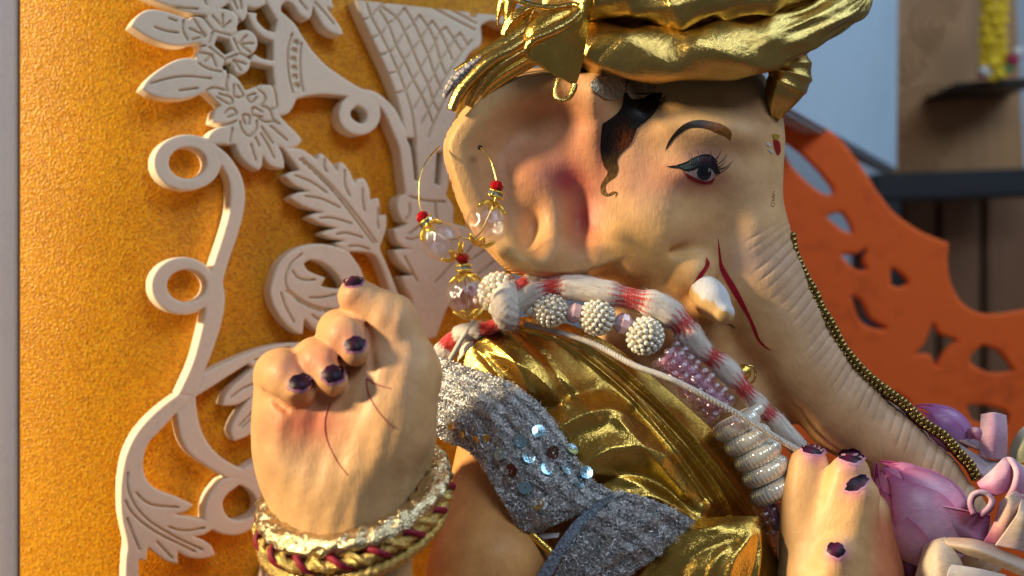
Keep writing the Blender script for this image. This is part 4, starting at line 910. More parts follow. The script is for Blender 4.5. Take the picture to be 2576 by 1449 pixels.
# shoulder shawl
shawl = empty("gold_shawl", P(1560, 1350, -200), "shiny gold cloth draped in folds over the shoulder, edged with silver lace", "shawl")
def shawl_fn(G, S, T):
    G[..., 2] -= 42 * gau(G[..., 0], G[..., 1], 1345, 925, 110, 62, 38)
    G[..., 2] -= 30 * gau(G[..., 0], G[..., 1], 1560, 1140, 170, 110, 40)
    for pl, A, wd in [([(1285,812),(1400,852),(1500,922),(1600,1012),(1700,1130),(1795,1265)],17,8),([(1345,816),(1470,882),(1580,972),(1690,1082),(1800,1212),(1850,1310)],18,9),([(1430,838),(1560,922),(1680,1032),(1790,1152),(1900,1300)],15,11),([(1320,814),(1450,872),(1560,955),(1670,1068),(1780,1205),(1830,1300)],-9,9),([(1400,852),(1530,920),(1660,1030),(1770,1150),(1880,1300)],-8,10),
                      ([(1392,1085),(1470,1042),(1550,1032),(1630,1075),(1680,1140)],26,34),([(1350,1060),(1420,1005),(1500,980)],-14,26),([(1445,1185),(1540,1128),(1640,1130),(1720,1190),(1770,1268)],28,40),([(1480,1235),(1570,1195),(1660,1215),(1740,1290)],-18,22),([(1520,1275),(1620,1250),(1700,1275),(1790,1340)],22,18),
                      ([(1230,885),(1330,930),(1420,1015)],13,20),([(1310,872),(1420,960),(1500,1050)],11,22),([(1560,1060),(1650,1155),(1720,1240)],15,20),([(1600,1035),(1700,1150),(1770,1255)],-13,18),([(1500,1190),(1600,1215),(1700,1290)],10,14),([(1225,850),(1290,905),(1330,985)],12,14),([(1200,880),(1260,950)],10,10),([(1300,830),(1370,900),(1430,990)],-12,16)]:
        ridge(G, pl, A, wd)
    u, v = G[..., 0], G[..., 1]
    return G
rows = [[(1240,812,-128),(1300,798,-138),(1360,800,-142),(1450,822,-148),(1560,880,-150),(1680,980,-150),(1790,1080,-148),(1880,1190,-140),(1960,1330,-120)],
        [(1212,845,-150),(1290,850,-176),(1380,880,-188),(1480,940,-196),(1580,1020,-200),(1680,1110,-200),(1760,1200,-196),(1830,1280,-186),(1905,1360,-160)],
        [(1178,880,-165),(1260,902,-200),(1350,962,-222),(1440,1032,-238),(1540,1112,-246),(1640,1192,-246),(1720,1260,-240),(1790,1330,-226),(1850,1420,-200)],
        [(1132,928,-150),(1220,975,-205),(1310,1040,-240),(1380,1110,-262),(1440,1190,-272),(1510,1280,-274),(1620,1350,-268),(1730,1400,-250),(1800,1500,-225)]]
sheet("draped_cloth", loft(rows, 26, 40, shawl_fn), M_GOLDS, shawl, 4)
def sleeve_fn(G, S, T):
    for pl, A, wd in [([(1600,1460),(1650,1392),(1720,1342),(1800,1325)],12,14),([(1700,1449),(1760,1390),(1840,1360)],-10,22),([(1830,1460),(1850,1400),(1890,1350)],12,18),([(1905,1460),(1915,1390),(1912,1330)],14,9),([(1780,1460),(1800,1410),(1830,1380)],6,10)]: ridge(G, pl, A, wd)
    return G
rows = [[(1560,1500,-262),(1604,1432,-275),(1635,1396,-280),(1682,1352,-282),(1748,1310,-282),(1820,1300,-280),(1888,1298,-276),(1918,1304,-262),(1934,1336,-240),(1955,1400,-225)],
        [(1570,1540,-280),(1630,1460,-310),(1670,1420,-322),(1715,1382,-330),(1770,1350,-330),(1830,1338,-326),(1885,1336,-316),(1918,1350,-290),(1940,1380,-262),(1962,1430,-240)],
        [(1600,1600,-290),(1670,1520,-330),(1710,1480,-346),(1750,1450,-354),(1800,1430,-354),(1850,1420,-346),(1895,1420,-328),(1925,1430,-300),(1950,1450,-270),(1975,1490,-240)],
        [(1640,1720,-280),(1700,1640,-320),(1740,1600,-340),(1780,1580,-346),(1825,1560,-346),(1870,1560,-336),(1905,1560,-316),(1940,1560,-290),(1965,1570,-262),(1990,1590,-232)]]
sheet("puffed_fold", loft(rows, 14, 18, sleeve_fn), M_GOLDS, shawl, 4)
M_YEL = plain("yellow_satin", (0.62, 0.30, 0.015), 0.35, 0.3, vec_scale=(1, 1, .2))
for a, b, c, r, m in [((1936,1345,-236),(1930,1400,-244),(1926,1470,-246),9,M_YEL),((1950,1372,-224),(1956,1420,-232),(1966,1480,-236),5,M_GOLDS),((1962,1340,-205),(1972,1400,-216),(1984,1480,-222),9,M_YEL),((1975,1400,-210),(1988,1440,-220),(2000,1490,-222),5,M_GOLDS)]:
    tube("pleat", crom([a, b, c], 10), np.linspace(r * .35, r, 21), m, shawl, 12)
# silver lace
def mat_lace(name, base, rough):
    m, nt, b = new_mat(name); v = coords(nt)
    n = noise(nt, v, 1300, 5, 0.75); n2 = noise(nt, v, 260, 3); vo = nd(nt, 'ShaderNodeTexVoronoi'); vo.inputs['Scale'].default_value = 900; nt.links.new(v, vo.inputs['Vector'])
    nt.links.new(ramp(nt, n, [(0.25, tuple(c * 0.30 for c in base)), (0.5, base), (0.75, tuple(min(1, c * 1.7) for c in base))]), b.inputs['Base Color'])
    b.inputs['Metallic'].default_value = 0.6; b.inputs['Roughness'].default_value = rough
    bump(nt, b, [(n, 1.0, 0.0007), (vo.outputs['Distance'], 0.8, 0.0006), (n2, 0.5, 0.001)]); return m
M_LACE = mat_lace("silver_lace", (0.40, 0.40, 0.42), 0.42); M_LACEB = mat_lace("silver_mesh_selvage", (0.26, 0.33, 0.44), 0.30)
lace_top = [(1106,902),(1150,914),(1220,938),(1290,965),(1350,1010),(1400,1070),(1442,1140),(1492,1210),(1560,1246)]
lace_bot = [(1092,1096),(1130,1114),(1180,1136),(1216,1180),(1246,1232),(1276,1282),(1302,1322),(1326,1337),(1350,1342)]
W_ = [(-170,-185),(-205,-222),(-238,-262),(-262,-292),(-282,-318),(-298,-330),(-306,-332),(-308,-326),(-300,-315)]
def lr(t): return [(a[0] * (1 - t) + b[0] * t, a[1] * (1 - t) + b[1] * t, w[0] * (1 - t) + w[1] * t - 26 * math.sin(math.pi * t)) for a, b, w in zip(lace_top, lace_bot, W_)]
def lace_fn(G, S, T):
    u, v = G[..., 0], G[..., 1]; G[..., 2] -= 4 * np.sin(16 * T + 3 * np.sin(9 * S)) + 2.5 * np.sin(70 * S + 5 * np.sin(12 * T)) * np.sin(26 * T)
    return G
LG1 = loft([lr(t) for t in (0, .33, .66, 1)], 18, 26, lace_fn)
sheet("silver_lace_band", LG1, M_LACE, shawl, 2.5)
lt2 = [(1562,1238,-318),(1620,1252,-322),(1685,1276,-318),(1750,1312,-300)]
LG2 = loft([lt2, [(1500,1290,-340),(1560,1318,-346),(1610,1350,-342),(1660,1394,-318)], [(1440,1360,-352),(1490,1400,-356),(1530,1430,-350),(1570,1462,-326)], [(1385,1470,-352),(1410,1520,-356),(1440,1560,-350),(1470,1600,-326)]], 18, 26, lace_fn)
sheet("silver_lace_band", LG2, M_LACE, shawl, 2.5)
sheet("mesh_selvage", loft([[(1560,1240,-326),(1500,1290,-348),(1440,1360,-360),(1376,1470,-360)],[(1530,1246,-318),(1455,1300,-340),(1400,1370,-352),(1330,1480,-350)]], 18, 12), M_LACEB, shawl, 4)
sheet("satin_underside", loft([[(1302,1322,-322),(1350,1338,-312),(1410,1340,-300)],[(1318,1345,-318),(1360,1356,-314),(1405,1352,-306)]], 12, 8), plain("pale_satin", (0.36, 0.31, 0.30), 0.35), shawl, 3)
tube("cloth_piping", crom([(1336,1342,-312),(1368,1372,-320),(1402,1404,-330),(1440,1450,-336)], 8), 11, M_GOLDS, shawl, 12)
def grid_at(G, s, t):
    n, m = G.shape[:2]; i = min(int(t * (n - 1)), n - 2); j = min(int(s * (m - 1)), m - 2)
    p = G[i, j]; a = G[i, j + 1] - p; b = G[i + 1, j] - p; nrm = np.cross(a, b); nrm /= np.linalg.norm(nrm) + 1e-9
    if nrm[2] > 0: nrm = -nrm
    a = a / (np.linalg.norm(a) + 1e-9); return p, a, np.cross(nrm, a), nrm
def threads(G, nb, nf, seed, smax=1.0):
    r = random.Random(seed); L = []
    for k in range(nb):
        row = k % 5; t = (.07, .20, .33, .46, .80)[row] + r.uniform(-.015, .015); s = ((k // 5) + .5 * (row % 2)) / (nb / 5) * smax; s = min(max(s, .01), .99)
        if row == 4: s, t = r.uniform(.35, .98), r.uniform(.5, .95)
        p, a, b, n = grid_at(G, s, t); L0 = r.uniform(10, 15)
        for q in range(14):
            an = q / 14 * 2 * math.pi + r.uniform(-.2, .2); d = a * math.cos(an) + b * math.sin(an); l = L0 * r.uniform(.7, 1.2)
            L.append([p + d * 2 + n * 2, p + d * l * .6 + n * r.uniform(3, 7), p + d * l + n * r.uniform(.5, 4)])
    for k in range(nf):
        s, t = r.uniform(.0, smax), r.uniform(.0, 1); p, a, b, n = grid_at(G, s, t)
        an = r.uniform(0, 6.28); d = a * math.cos(an) + b * math.sin(an); e = a * -math.sin(an) + b * math.cos(an); l = r.uniform(6, 17)
        L.append([p - d * l * .5 + n, p + e * r.uniform(-4, 4) + n * r.uniform(2.5, 6), p + d * l * .5 + n * r.uniform(0, 4)])
    V, F = strands(L, [1.15, 1.2, .8]); o = obj("silver_threads", V, F, M_THREAD, shawl); o["kind"] = "stuff"
M_THREAD = plain("silver_thread", (0.70, 0.70, 0.72), 0.28, 0.8, 800, .2, 0)
threads(LG1, 330, 2600, 5, .98); threads(LG2, 200, 1800, 6)
M_SEQ = plain("blue_sequin", (0.42, 0.70, 0.88), 0.16, 0.9, 300, .15, 0.15, .0002); M_SEQG = plain("gold_sequin", (0.62, 0.42, 0.10), 0.2, 0.9, 300, .2, .15, .0002); M_SEQD = plain("dull_sequin", (0.14, 0.06, 0.05), 0.3, 0.6, 300, .2, .1, .0002)
def ring_mesh(name, r0, r1, seg=22):
    V = []; F = []
    for k in range(seg):
        a = 2 * math.pi * k / seg; kk = 1 + .03 * math.sin(7 * a)
        for r, z in ((r0, .05), (r1 * kk, 0.16), (r1 * kk, 0.02), (r0, -.05)): V.append((r * math.cos(a), r * math.sin(a), z))
    for k in range(seg):
        a = 4 * k; b = 4 * ((k + 1) % seg)
        for q in range(4): F.append((a + q, a + (q + 1) % 4, b + (q + 1) % 4, b + q))
    return mesh(name, V, F, False)
SEQ = {m.name: ring_mesh("sequin", 0.16, 1.0) for m in (M_SEQ, M_SEQG, M_SEQD)}
def nearest(G, u, v):
    d = (G[..., 0] - u) ** 2 + (G[..., 1] - v) ** 2; i, j = np.unravel_index(d.argmin(), d.shape)
    return grid_at(G, j / (G.shape[1] - 1), i / (G.shape[0] - 1))
for u, v, m in [(1260,1143,M_SEQ),(1321,1224,M_SEQ),(1289,1182,M_SEQD),(1353,1269,M_SEQG),(1311,1108,M_SEQ),(1442,1130,M_SEQ),(1374,1182,M_SEQ),(1423,1177,M_SEQ),(1455,1214,M_SEQ),(1474,1190,M_SEQ),(1356,1087,M_SEQ),(1392,1139,M_SEQD),(1330,1150,M_SEQ),(1136,1076,M_SEQG),(1166,1092,M_SEQG),(1200,1106,M_SEQG),(1226,1104,M_SEQG)]:
    p, a, b, n = nearest(LG1, u, v); n = n + np.array([random.uniform(-.12, .12), random.uniform(-.15, .08), 0]); n /= np.linalg.norm(n)
    if m is M_SEQ: h = Vector((n[0] + 0.12, n[2] * 1.0, -n[1] + 0.22)).normalized()
    else: h = Vector((n[0], n[2], -n[1]))
    s = (17 if v > 1080 and u > 1240 else 10) * S0 * .9
    place("sequin", SEQ[m.name], P(*(p + n * 4)), (s, s, s), m, shawl, h.to_track_quat('Z', 'Y'))
# ------------------------------------------------------------------ jewellery
def mat_glass(name, tint, film=430.0, refl=0.9, rough=0.03, lo=0.17):
    m = bpy.data.materials.new(name); m.use_nodes = True; nt = m.node_tree; nt.nodes.clear()
    out = nd(nt, 'ShaderNodeOutputMaterial'); tr = nd(nt, 'ShaderNodeBsdfTransparent'); tr.inputs[0].default_value = (*tint, 1)
    pb = nd(nt, 'ShaderNodeBsdfPrincipled'); pb.inputs['Base Color'].default_value = (0.9, 0.85, 0.88, 1); pb.inputs['Metallic'].default_value = 1.0; pb.inputs['Roughness'].default_value = rough
    lw = nd(nt, 'ShaderNodeLayerWeight'); lw.inputs['Blend'].default_value = 0.35
    n = noise(nt, coords(nt), 120, 2); hue = nd(nt, 'ShaderNodeMath', operation='ADD'); nt.links.new(lw.outputs['Facing'], hue.inputs[0]); nt.links.new(n, hue.inputs[1])
    nt.links.new(ramp(nt, hue.outputs[0], [(0.35, (0.95, 0.95, 0.97)), (0.55, (0.95, 0.82, 0.90)), (0.7, (0.85, 0.90, 1.0)), (0.85, (0.88, 1.0, 0.88)), (1.0, (1.0, 0.92, 0.80))]), pb.inputs['Base Color'])
    mr = nd(nt, 'ShaderNodeMapRange'); mr.inputs['From Min'].default_value = 0.0; mr.inputs['From Max'].default_value = 1.0; mr.inputs['To Min'].default_value = lo; mr.inputs['To Max'].default_value = refl
    pw = nd(nt, 'ShaderNodeMath', operation='POWER'); pw.inputs[1].default_value = 2.2; nt.links.new(lw.outputs['Facing'], pw.inputs[0]); nt.links.new(pw.outputs[0], mr.inputs['Value'])
    bp = nd(nt, 'ShaderNodeBump'); bp.inputs['Strength'].default_value = 0.25; bp.inputs['Distance'].default_value = 0.001; nt.links.new(noise(nt, coords(nt), 90, 2), bp.inputs['Height']); nt.links.new(bp.outputs[0], pb.inputs['Normal'])
    mx = nd(nt, 'ShaderNodeMixShader'); nt.links.new(mr.outputs[0], mx.inputs[0]); nt.links.new(tr.outputs[0], mx.inputs[1]); nt.links.new(pb.outputs[0], mx.inputs[2]); nt.links.new(mx.outputs[0], out.inputs[0])
    return m
M_GLASS = mat_glass("clear_iridescent_glass", (0.985, 0.965, 0.97), refl=0.75)
M_PINKG = mat_glass("pink_bead_glass", (0.90, 0.72, 0.80), refl=0.85, lo=0.26)
M_JGOLD = plain("bright_gold_metal", (0.88, 0.62, 0.12), 0.16, 1.0, 500, .12, .25, .0003)
M_WIRE = plain("brass_wire", (0.62, 0.46, 0.14), 0.25, 1.0, 500, .15, 0)
M_RUBY = plain("red_faceted_glass", (0.55, 0.004, 0.012), 0.06, 0.0, 300, .1, 0, coat=1.0, trans=0.25)
M_STONE = plain("grey_rhinestone", (0.40, 0.45, 0.50), 0.08, 0.75, 300, .3, 0)
M_PEARL = plain("pearl", (0.90, 0.84, 0.72), 0.14, 0.25, 200, .04, 0, coat=0.8, sss=0.15)
M_PINKF = plain("pink_faceted_bead", (0.84, 0.56, 0.64), 0.06, 0.0, 300, .1, 0, coat=1.0, trans=0.2)
SV, SF = sphere_arrays(20, 12)
ME_BALL = mesh("ball", *sphere_arrays(36, 22)); ME_SMALL = mesh("small_ball", *sphere_arrays(14, 9))
fv, ff_ = sphere_arrays(9, 5); ME_FACET = mesh("facet", fv * np.array([1, 1, .82]), ff_, False)
def shared(me, mat):
    m = me.copy(); m.materials.append(mat); return m
ME_GLASS = shared(ME_BALL, M_GLASS); ME_RUBY = shared(ME_FACET, M_RUBY); ME_PEARL = shared(ME_SMALL, M_PEARL); ME_BUB = shared(ME_SMALL, M_PINKG); ME_PF = shared(ME_FACET, M_PINKF)
def dirq(du, dv, dw): return Vector((du, dw, -dv)).normalized().to_track_quat('Z', 'Y')
def cap_mesh(n=6, seed=0):
    """filigree cup: open loops bent over a ball, z up is the hole"""
    parts = []
    for k in range(n):
        a = 2 * math.pi * k / n; L = []
        for t in np.linspace(0, 2 * np.pi, 15):
            x = 0.62 + 0.42 * math.cos(t); y = 0.20 * math.sin(t); z = 0.42 - 0.75 * max(0, x - .2) ** 2
            L.append((x * math.cos(a) - y * math.sin(a), x * math.sin(a) + y * math.cos(a), z))
        V, F, c = tube_arrays(np.array(L), 0.085, 6, world=True); parts.append((V, [tuple(f) for f in F]))
        parts.append((SV * 0.12 + np.array([1.04 * math.cos(a), 1.04 * math.sin(a), -.12]), SF))
        parts.append((SV * 0.10 + np.array([.35 * math.cos(a + .5), .35 * math.sin(a + .5), .42]), SF))
    V, F, c = tube_arrays(np.array([(.26 * math.cos(t), .26 * math.sin(t), .42) for t in np.linspace(0, 2 * np.pi, 17)]), 0.1, 6, world=True); parts.append((V, [tuple(f) for f in F]))
    V, F = join_arrays(parts); me = mesh("cap", V, F); me.materials.append(M_JGOLD); return me
ME_CAP = cap_mesh(6)
def hoop(r, h): return [(r * math.cos(t), r * math.sin(t), h) for t in np.linspace(0, 2 * np.pi, 25)]
def rh_mesh():
    parts = []
    for h in (-.3, .3):
        V, F, c = tube_arrays(np.array(hoop(.95, h)), 0.13, 6, world=True); parts.append((V, [tuple(f) for f in F]))
    V, F, c = tube_arrays(np.array([(0, 0, -.3), (0, 0, .3)]), 0.8, 16, world=True); parts.append((V, [tuple(f) for f in F]))
    V, F = join_arrays(parts); me = mesh("rhinestone_ring", V, F); me.materials.append(M_JGOLD); return me
ME_RH = rh_mesh(); ME_STONE = mesh("stone", [(0.9,0,0),(.75,.2,.2),(.75,-.2,.2),(.75,-.2,-.2),(.75,.2,-.2),(.6,0,0)], [(0,1,2),(0,2,3),(0,3,4),(0,4,1),(5,2,1),(5,3,2),(5,4,3),(5,1,4)], False); ME_STONE.materials.append(M_STONE)
ear_ring = empty("drop_earring", P(1207, 372, -262), "wire hoop earring with three clear glass balls, red beads and gold filigree caps", "earring")
C6 = lambda pts, w: [(772.8 + p[0] / 4, 362.25 + p[1] / 4, w if len(p) < 3 else p[2]) for p in pts]
tube("hoop_wire", crom(C6([(1738,28,-244),(1760,50,-262),(1830,130,-290),(1870,230,-304),(1895,330,-312),(1905,400,-316),(1890,560,-318),(1750,880,-320),(1640,960,-318),(1560,930,-318)], -300), 10), 2.1, M_WIRE, ear_ring, 8)
tube("hoop_wire", crom(C6([(1335,25,-235),(1240,120,-268),(1170,230,-290),(1135,350,-300),(1125,480,-306),(1130,580,-310),(1150,680,-314),(1210,800,-318),(1400,960,-320),(1560,930,-318)], -300), 10), 2.1, M_WIRE, ear_ring, 8)
tube("drop_wire", crom(C6([(1580,980,-320),(1565,1060,-322),(1572,1150,-324),(1580,1300,-326),(1600,1500,-326),(1630,1760,-326)], 0), 8), 1.7, M_WIRE, ear_ring, 8)
def drop(red, ring, glass, R, axis, cap_far=True):
    q = dirq(*axis)
    place("red_bead", ME_RUBY, P(*red), 18.5 * S0 * .9, M_RUBY, ear_ring, q).scale *= 1.0
    rr = place("rhinestone_ring", ME_RH, P(*ring), 21 * S0 * .9, M_JGOLD, ear_ring, q)
    bpy.context.view_layer.update()
    for k in range(12):
        st = link("stone", ME_STONE, M_STONE, None); st.parent = rr; st.rotation_euler = (0, 0, 2 * math.pi * k / 12); st.scale = (1.12, 1.1, 1.1)
    g = place("glass_ball", ME_GLASS, P(*glass), R * S0 * .9, M_GLASS, ear_ring, q)
    a = Vector(axis).normalized()
    top = Vector(glass) - a * (R * .80)
    place("filigree_cap", ME_CAP, P(*top), 36 * S0 * .9, M_JGOLD, ear_ring, dirq(*(-a)))
    bot = Vector(glass) + a * (R * .82)
    if cap_far: place("filigree_cap", ME_CAP, P(*bot), 34 * S0 * .9, M_JGOLD, ear_ring, dirq(*a))
SC_FIX = (D0) / D0
drop((1250,468,-314), (1247,489,-316), (1224,563,-320), 53, (-.34, 1, -.05))
drop((1063,546,-314), (1074,560,-316), (1111,606,-320), 50, (.75, .78, -.05))
drop((1165,651,-322), (1167,674,-324), (1175,744,-326), 52, (.08, 1, -.03))
place("wire_loop_stud", ME_FACET.copy(), P(1207, 371, -250), 7 * S0, M_BLK, ear_ring)

# --- string of pearl clusters round the neck
neck = empty("bead_necklace", P(1600, 900, -180), "necklace of pearl cluster beads, pink faceted beads, bubbly pink beads and ribbed pearl beads", "necklace")
def cluster(c, R, seed):
    core = place("cluster_bead", shared(ME_BALL, plain_core), P(*c), R * .86 * S0 * .78, None, neck)
    bpy.context.view_layer.update()
    n = 112; g = math.pi * (3 - math.sqrt(5)); r = random.Random(seed); Q = Vector((r.random(), r.random(), r.random(), r.random()))
    rot = Matrix.Rotation(r.uniform(0, 6), 3, 'X') @ Matrix.Rotation(r.uniform(0, 6), 3, 'Z')
    for k in range(n):
        y = 1 - 2 * (k + .5) / n; rr = math.sqrt(1 - y * y); p = rot @ Vector((rr * math.cos(g * k), y, rr * math.sin(g * k)))
        if p.y > 0.25: continue
        o = link("pearl", ME_PEARL, M_PEARL, None); o.parent = core; o.location = p * 1.10; o.scale = (.178,) * 3
plain_core = plain("pearl_core", (0.70, 0.62, 0.48), 0.4)
for i, (c, R) in enumerate([((1256,738,-200),52),((1385,780,-248),42),((1502,798,-256),44),((1622,845,-262),46)]): cluster(c, R * 1.28 if False else R * 1.2, i)
place("clear_bead", shared(ME_BALL, M_PEARL), P(1335, 780, -236), 16 * S0, None, neck)
for c, r in [((1445,787,-254),28),((1567,814,-260),29)]: place("pink_faceted_bead", ME_PF, P(*c), r * S0 * .93, M_PINKF, neck, dirq(1, .3, .2))
def bubbles(a, b, rad, n, r0, seed):
    r = random.Random(seed); a = np.array(a); b = np.array(b); ax = (b - a) / np.linalg.norm(b - a); e1 = np.array([-ax[1], ax[0], 0]); e1 /= np.linalg.norm(e1); e2 = np.cross(ax, e1)
    L = np.linalg.norm(b - a); rows = int(L / (r0 * 1.62))
    for i in range(rows + 1):
        m = max(5, int(2 * math.pi * rad / (r0 * 2.0)))
        for k in range(m):
            t = 2 * math.pi * (k + .5 * (i % 2)) / m
            d = e1 * math.cos(t) + e2 * math.sin(t)
            if d[2] > 0.35: continue
            p = a + ax * (i / rows * L) + d * rad * r.uniform(.92, 1.06) + ax * r.uniform(-2, 2)
            place("bubble_bead", ME_BUB, P(*p), r0 * S0 * r.uniform(.88, 1.08) * .95, M_PINKG, neck)
    o = tube("bubble_core", crom([a, (a + b) / 2, b], 6), rad * .74, plain("pink_core", (0.66, 0.44, 0.54), 0.3, coat=.6), neck, 14)
bubbles((1676,892,-256), (1812,1028,-250), 36, 0, 14.5, 3)
bubbles((1930,1262,-214), (1962,1330,-205), 22, 0, 12, 4)
def melon_mesh():
    seg, ring = 170, 14; V = []; 
    for i in range(ring):
        t = 2 * math.pi * i / ring; 
        for j in range(seg):
            p = 2 * math.pi * j / seg; rib = 1 + .07 * (abs(math.cos(p * 17)) - .6)
            r = .60 + .40 * math.cos(t) * rib; z = .40 * math.sin(t) * rib; V.append((r * math.cos(p), r * math.sin(p), z))
    me = mesh("ribbed_bead", V, grid_faces(ring, seg, True, True)); me.materials.append(M_PEARL)
    bm = bmesh.new(); bm.from_mesh(me); bmesh.ops.recalc_face_normals(bm, faces=bm.faces); bm.to_mesh(me); bm.free(); return me
ME_MEL = melon_mesh()
for c in [(1886,1040,-196),(1853,1070,-206),(1880,1107,-210),(1906,1146,-212),(1926,1186,-212),(1946,1232,-208)]:
    R = 64 if c[0] != 1886 else 40
    place("ribbed_bead", ME_MEL, P(*c), R * S0 * .93, M_PEARL, neck, dirq(.45, .89, -.10))
# --- cotton garland
def mat_cotton(name, col):
    m, nt, b = new_mat(name); v = coords(nt); n = noise(nt, v, 1500, 6, .75); n2 = noise(nt, v, 220, 3)
    at = nd(nt, 'ShaderNodeAttribute', attribute_name='Col'); mz = nd(nt, 'ShaderNodeMix', data_type='RGBA', blend_type='MULTIPLY'); mz.inputs[0].default_value = 1; nt.links.new(at.outputs['Color'], mz.inputs[6]); nt.links.new(ramp(nt, n2, [(0.3, (.82,) * 3), (0.7, (1, 1, 1))]), mz.inputs[7]); nt.links.new(mz.outputs[2], b.inputs['Base Color']); b.inputs['Roughness'].default_value = 1.0; b.inputs['Sheen Weight'].default_value = .5; b.inputs['Sheen Roughness'].default_value = .6
    b.inputs['Subsurface Weight'].default_value = .3; b.inputs['Subsurface Radius'].default_value = (1, .8, .7); b.inputs['Subsurface Scale'].default_value = .003
    bump(nt, b, [(n, .35, .0004), (n2, .3, .001)]); return m
M_COTW = mat_cotton("white_cotton", (0.74, 0.66, 0.58)); M_COTR = mat_cotton("red_dyed_cotton", (0.62, 0.035, 0.03))
M_FUZZR = plain("red_cotton_fibre", (0.62, 0.05, 0.05), .9, bstr=0); M_FUZZ = plain("cotton_fibre", (0.74, 0.62, 0.54), .9, bstr=0)
garland = empty("cotton_garland", P(1500, 740, -190), "fluffy cotton garland of white tufts tied with red bands round the neck", "garland")
def cotton(pts, tufts, seed, fuzz=900):
    """pts: centre line with radius; white tufts and red dyed bands along it"""
    r = random.Random(seed); C = crom([p[:3] for p in pts], 40); R = crom([(p[3], 0) for p in pts], 40)[:, 0] * .80; n = len(C); s = np.linspace(0, 1, n)
    red = np.zeros(n)
    for a, b, q in tufts:
        if q: red = np.maximum(red, smooth01(s, a - .012, a + .012) * (1 - smooth01(s, b - .012, b + .012)))
    k = 1.03 - .26 * np.clip(np.convolve(np.pad(red, 12, mode='edge'), np.hanning(25) / np.hanning(25).sum(), 'same')[12:-12] * 1.25, 0, 1)
    fl = []; ph = r.uniform(0, 6)
    for (a, b, q) in tufts:
        i0, i1 = int(round(a * (n - 1))), int(round(b * (n - 1))); seg = C[i0:i1 + 1]; rr = (R * k)[i0:i1 + 1]
        if q or len(seg) < 3: pass
        sg = s[i0:i1 + 1]; ns = 40
        V, F, caps = tube_arrays(seg, rr, ns, lambda S, T: 1.0 * np.sin(5 * T + ph + 5 * (sg[:, None] * 8)) + .6 * np.sin(11 * T - 60 * sg[:, None]))
        S_, T_ = np.meshgrid(sg, np.arange(ns), indexing='ij')
        jit = .010 * np.sin(T_ * 1.9 + ph) + .008 * np.sin(T_ * 4.3 + 2 * ph) + .006 * rng.standard_normal(S_.shape)
        m = np.interp(S_ + jit, s, red).ravel()[:, None]
        col = np.array([0.84, 0.77, 0.70]) * (1 - m) + np.array([0.72, 0.03, 0.03]) * m
        me = mesh("t", V, [tuple(f) for f in F] + [tuple(c) for c in caps], True, col); o = link("red_band" if q else "cotton_tuft", me, M_COTW, garland)
        bm = bmesh.new(); bm.from_mesh(me); bmesh.ops.recalc_face_normals(bm, faces=bm.faces); bm.to_mesh(me); bm.free()
    parts = [[], []]; rr = R * k
    for q in range(fuzz):
        i = r.randrange(n - 1); an = r.uniform(0, 6.28); T = C[i + 1] - C[i]; T = T / (np.linalg.norm(T) + 1e-9)
        e1 = np.cross(T, [0, 0, 1.]); e1 /= np.linalg.norm(e1) + 1e-9; e2 = np.cross(T, e1); d = e1 * math.cos(an) + e2 * math.sin(an); p = C[i] + d * rr[i] * .97
        l = r.uniform(10, 34); qd = T * r.uniform(-1, 1) * l + d * r.uniform(-2, 5); side = np.cross(T, d) * r.uniform(-4, 4)
        parts[int(red[i] > .5)].append([p, p + qd * .5 + d * r.uniform(0, 4) + side, p + qd + side * 1.6])
    for q, mt in ((0, M_FUZZ), (1, M_FUZZR)):
        if parts[q]:
            V, F = strands(parts[q], [.2, .18, .1]); o = obj("cotton_fuzz", V, F, mt, garland); o["kind"] = "stuff"
cotton([(1305,765,-232,34),(1350,738,-240,35),(1395,726,-244,36),(1440,724,-246,37),(1517,736,-246,40),(1590,752,-244,42),(1660,774,-238,44),(1712,812,-228,46),(1736,850,-215,44),(1772,886,-200,34),(1808,914,-190,36),(1845,950,-182,36),(1888,996,-172,28),(1916,1028,-166,30),(1945,1052,-160,28),(1975,1090,-152,30),(2015,1130,-140,26)],
       [(0,.085,False),(.085,.15,True),(.15,.28,False),(.28,.335,True),(.335,.42,False),(.42,.465,True),(.465,.57,False),(.57,.62,True),(.62,.70,False),(.70,.75,True),(.75,.82,False),(.82,.87,True),(.87,1,False)], 3, 9000)
cotton([(1278,756,-222,30),(1310,722,-214,32),(1345,706,-206,26),(1395,700,-200,26),(1440,702,-190,24),(1500,716,-180,22)], [(0,.12,False),(.12,.30,True),(.30,.62,False),(.62,.78,True),(.78,1,False)], 5, 500)
cotton([(1284,822,-226,20),(1274,795,-246,40),(1270,765,-252,44),(1276,735,-246,36),(1288,712,-234,12)], [(0,1,False)], 6, 900)
cotton([(1300,800,-226,14),(1270,812,-190,24),(1232,824,-168,28),(1195,832,-150,28),(1160,842,-132,30),(1128,862,-116,30),(1108,900,-106,30),(1104,960,-100,26)], [(0,.18,False),(.18,.36,True),(.36,.62,False),(.62,.76,True),(.76,1,False)], 7, 400)
cotton([(1255,850,-150,24),(1215,858,-145,24),(1180,880,-140,24),(1168,920,-138,22)], [(0,.2,False),(.2,.5,True),(.5,1,False)], 8, 200)
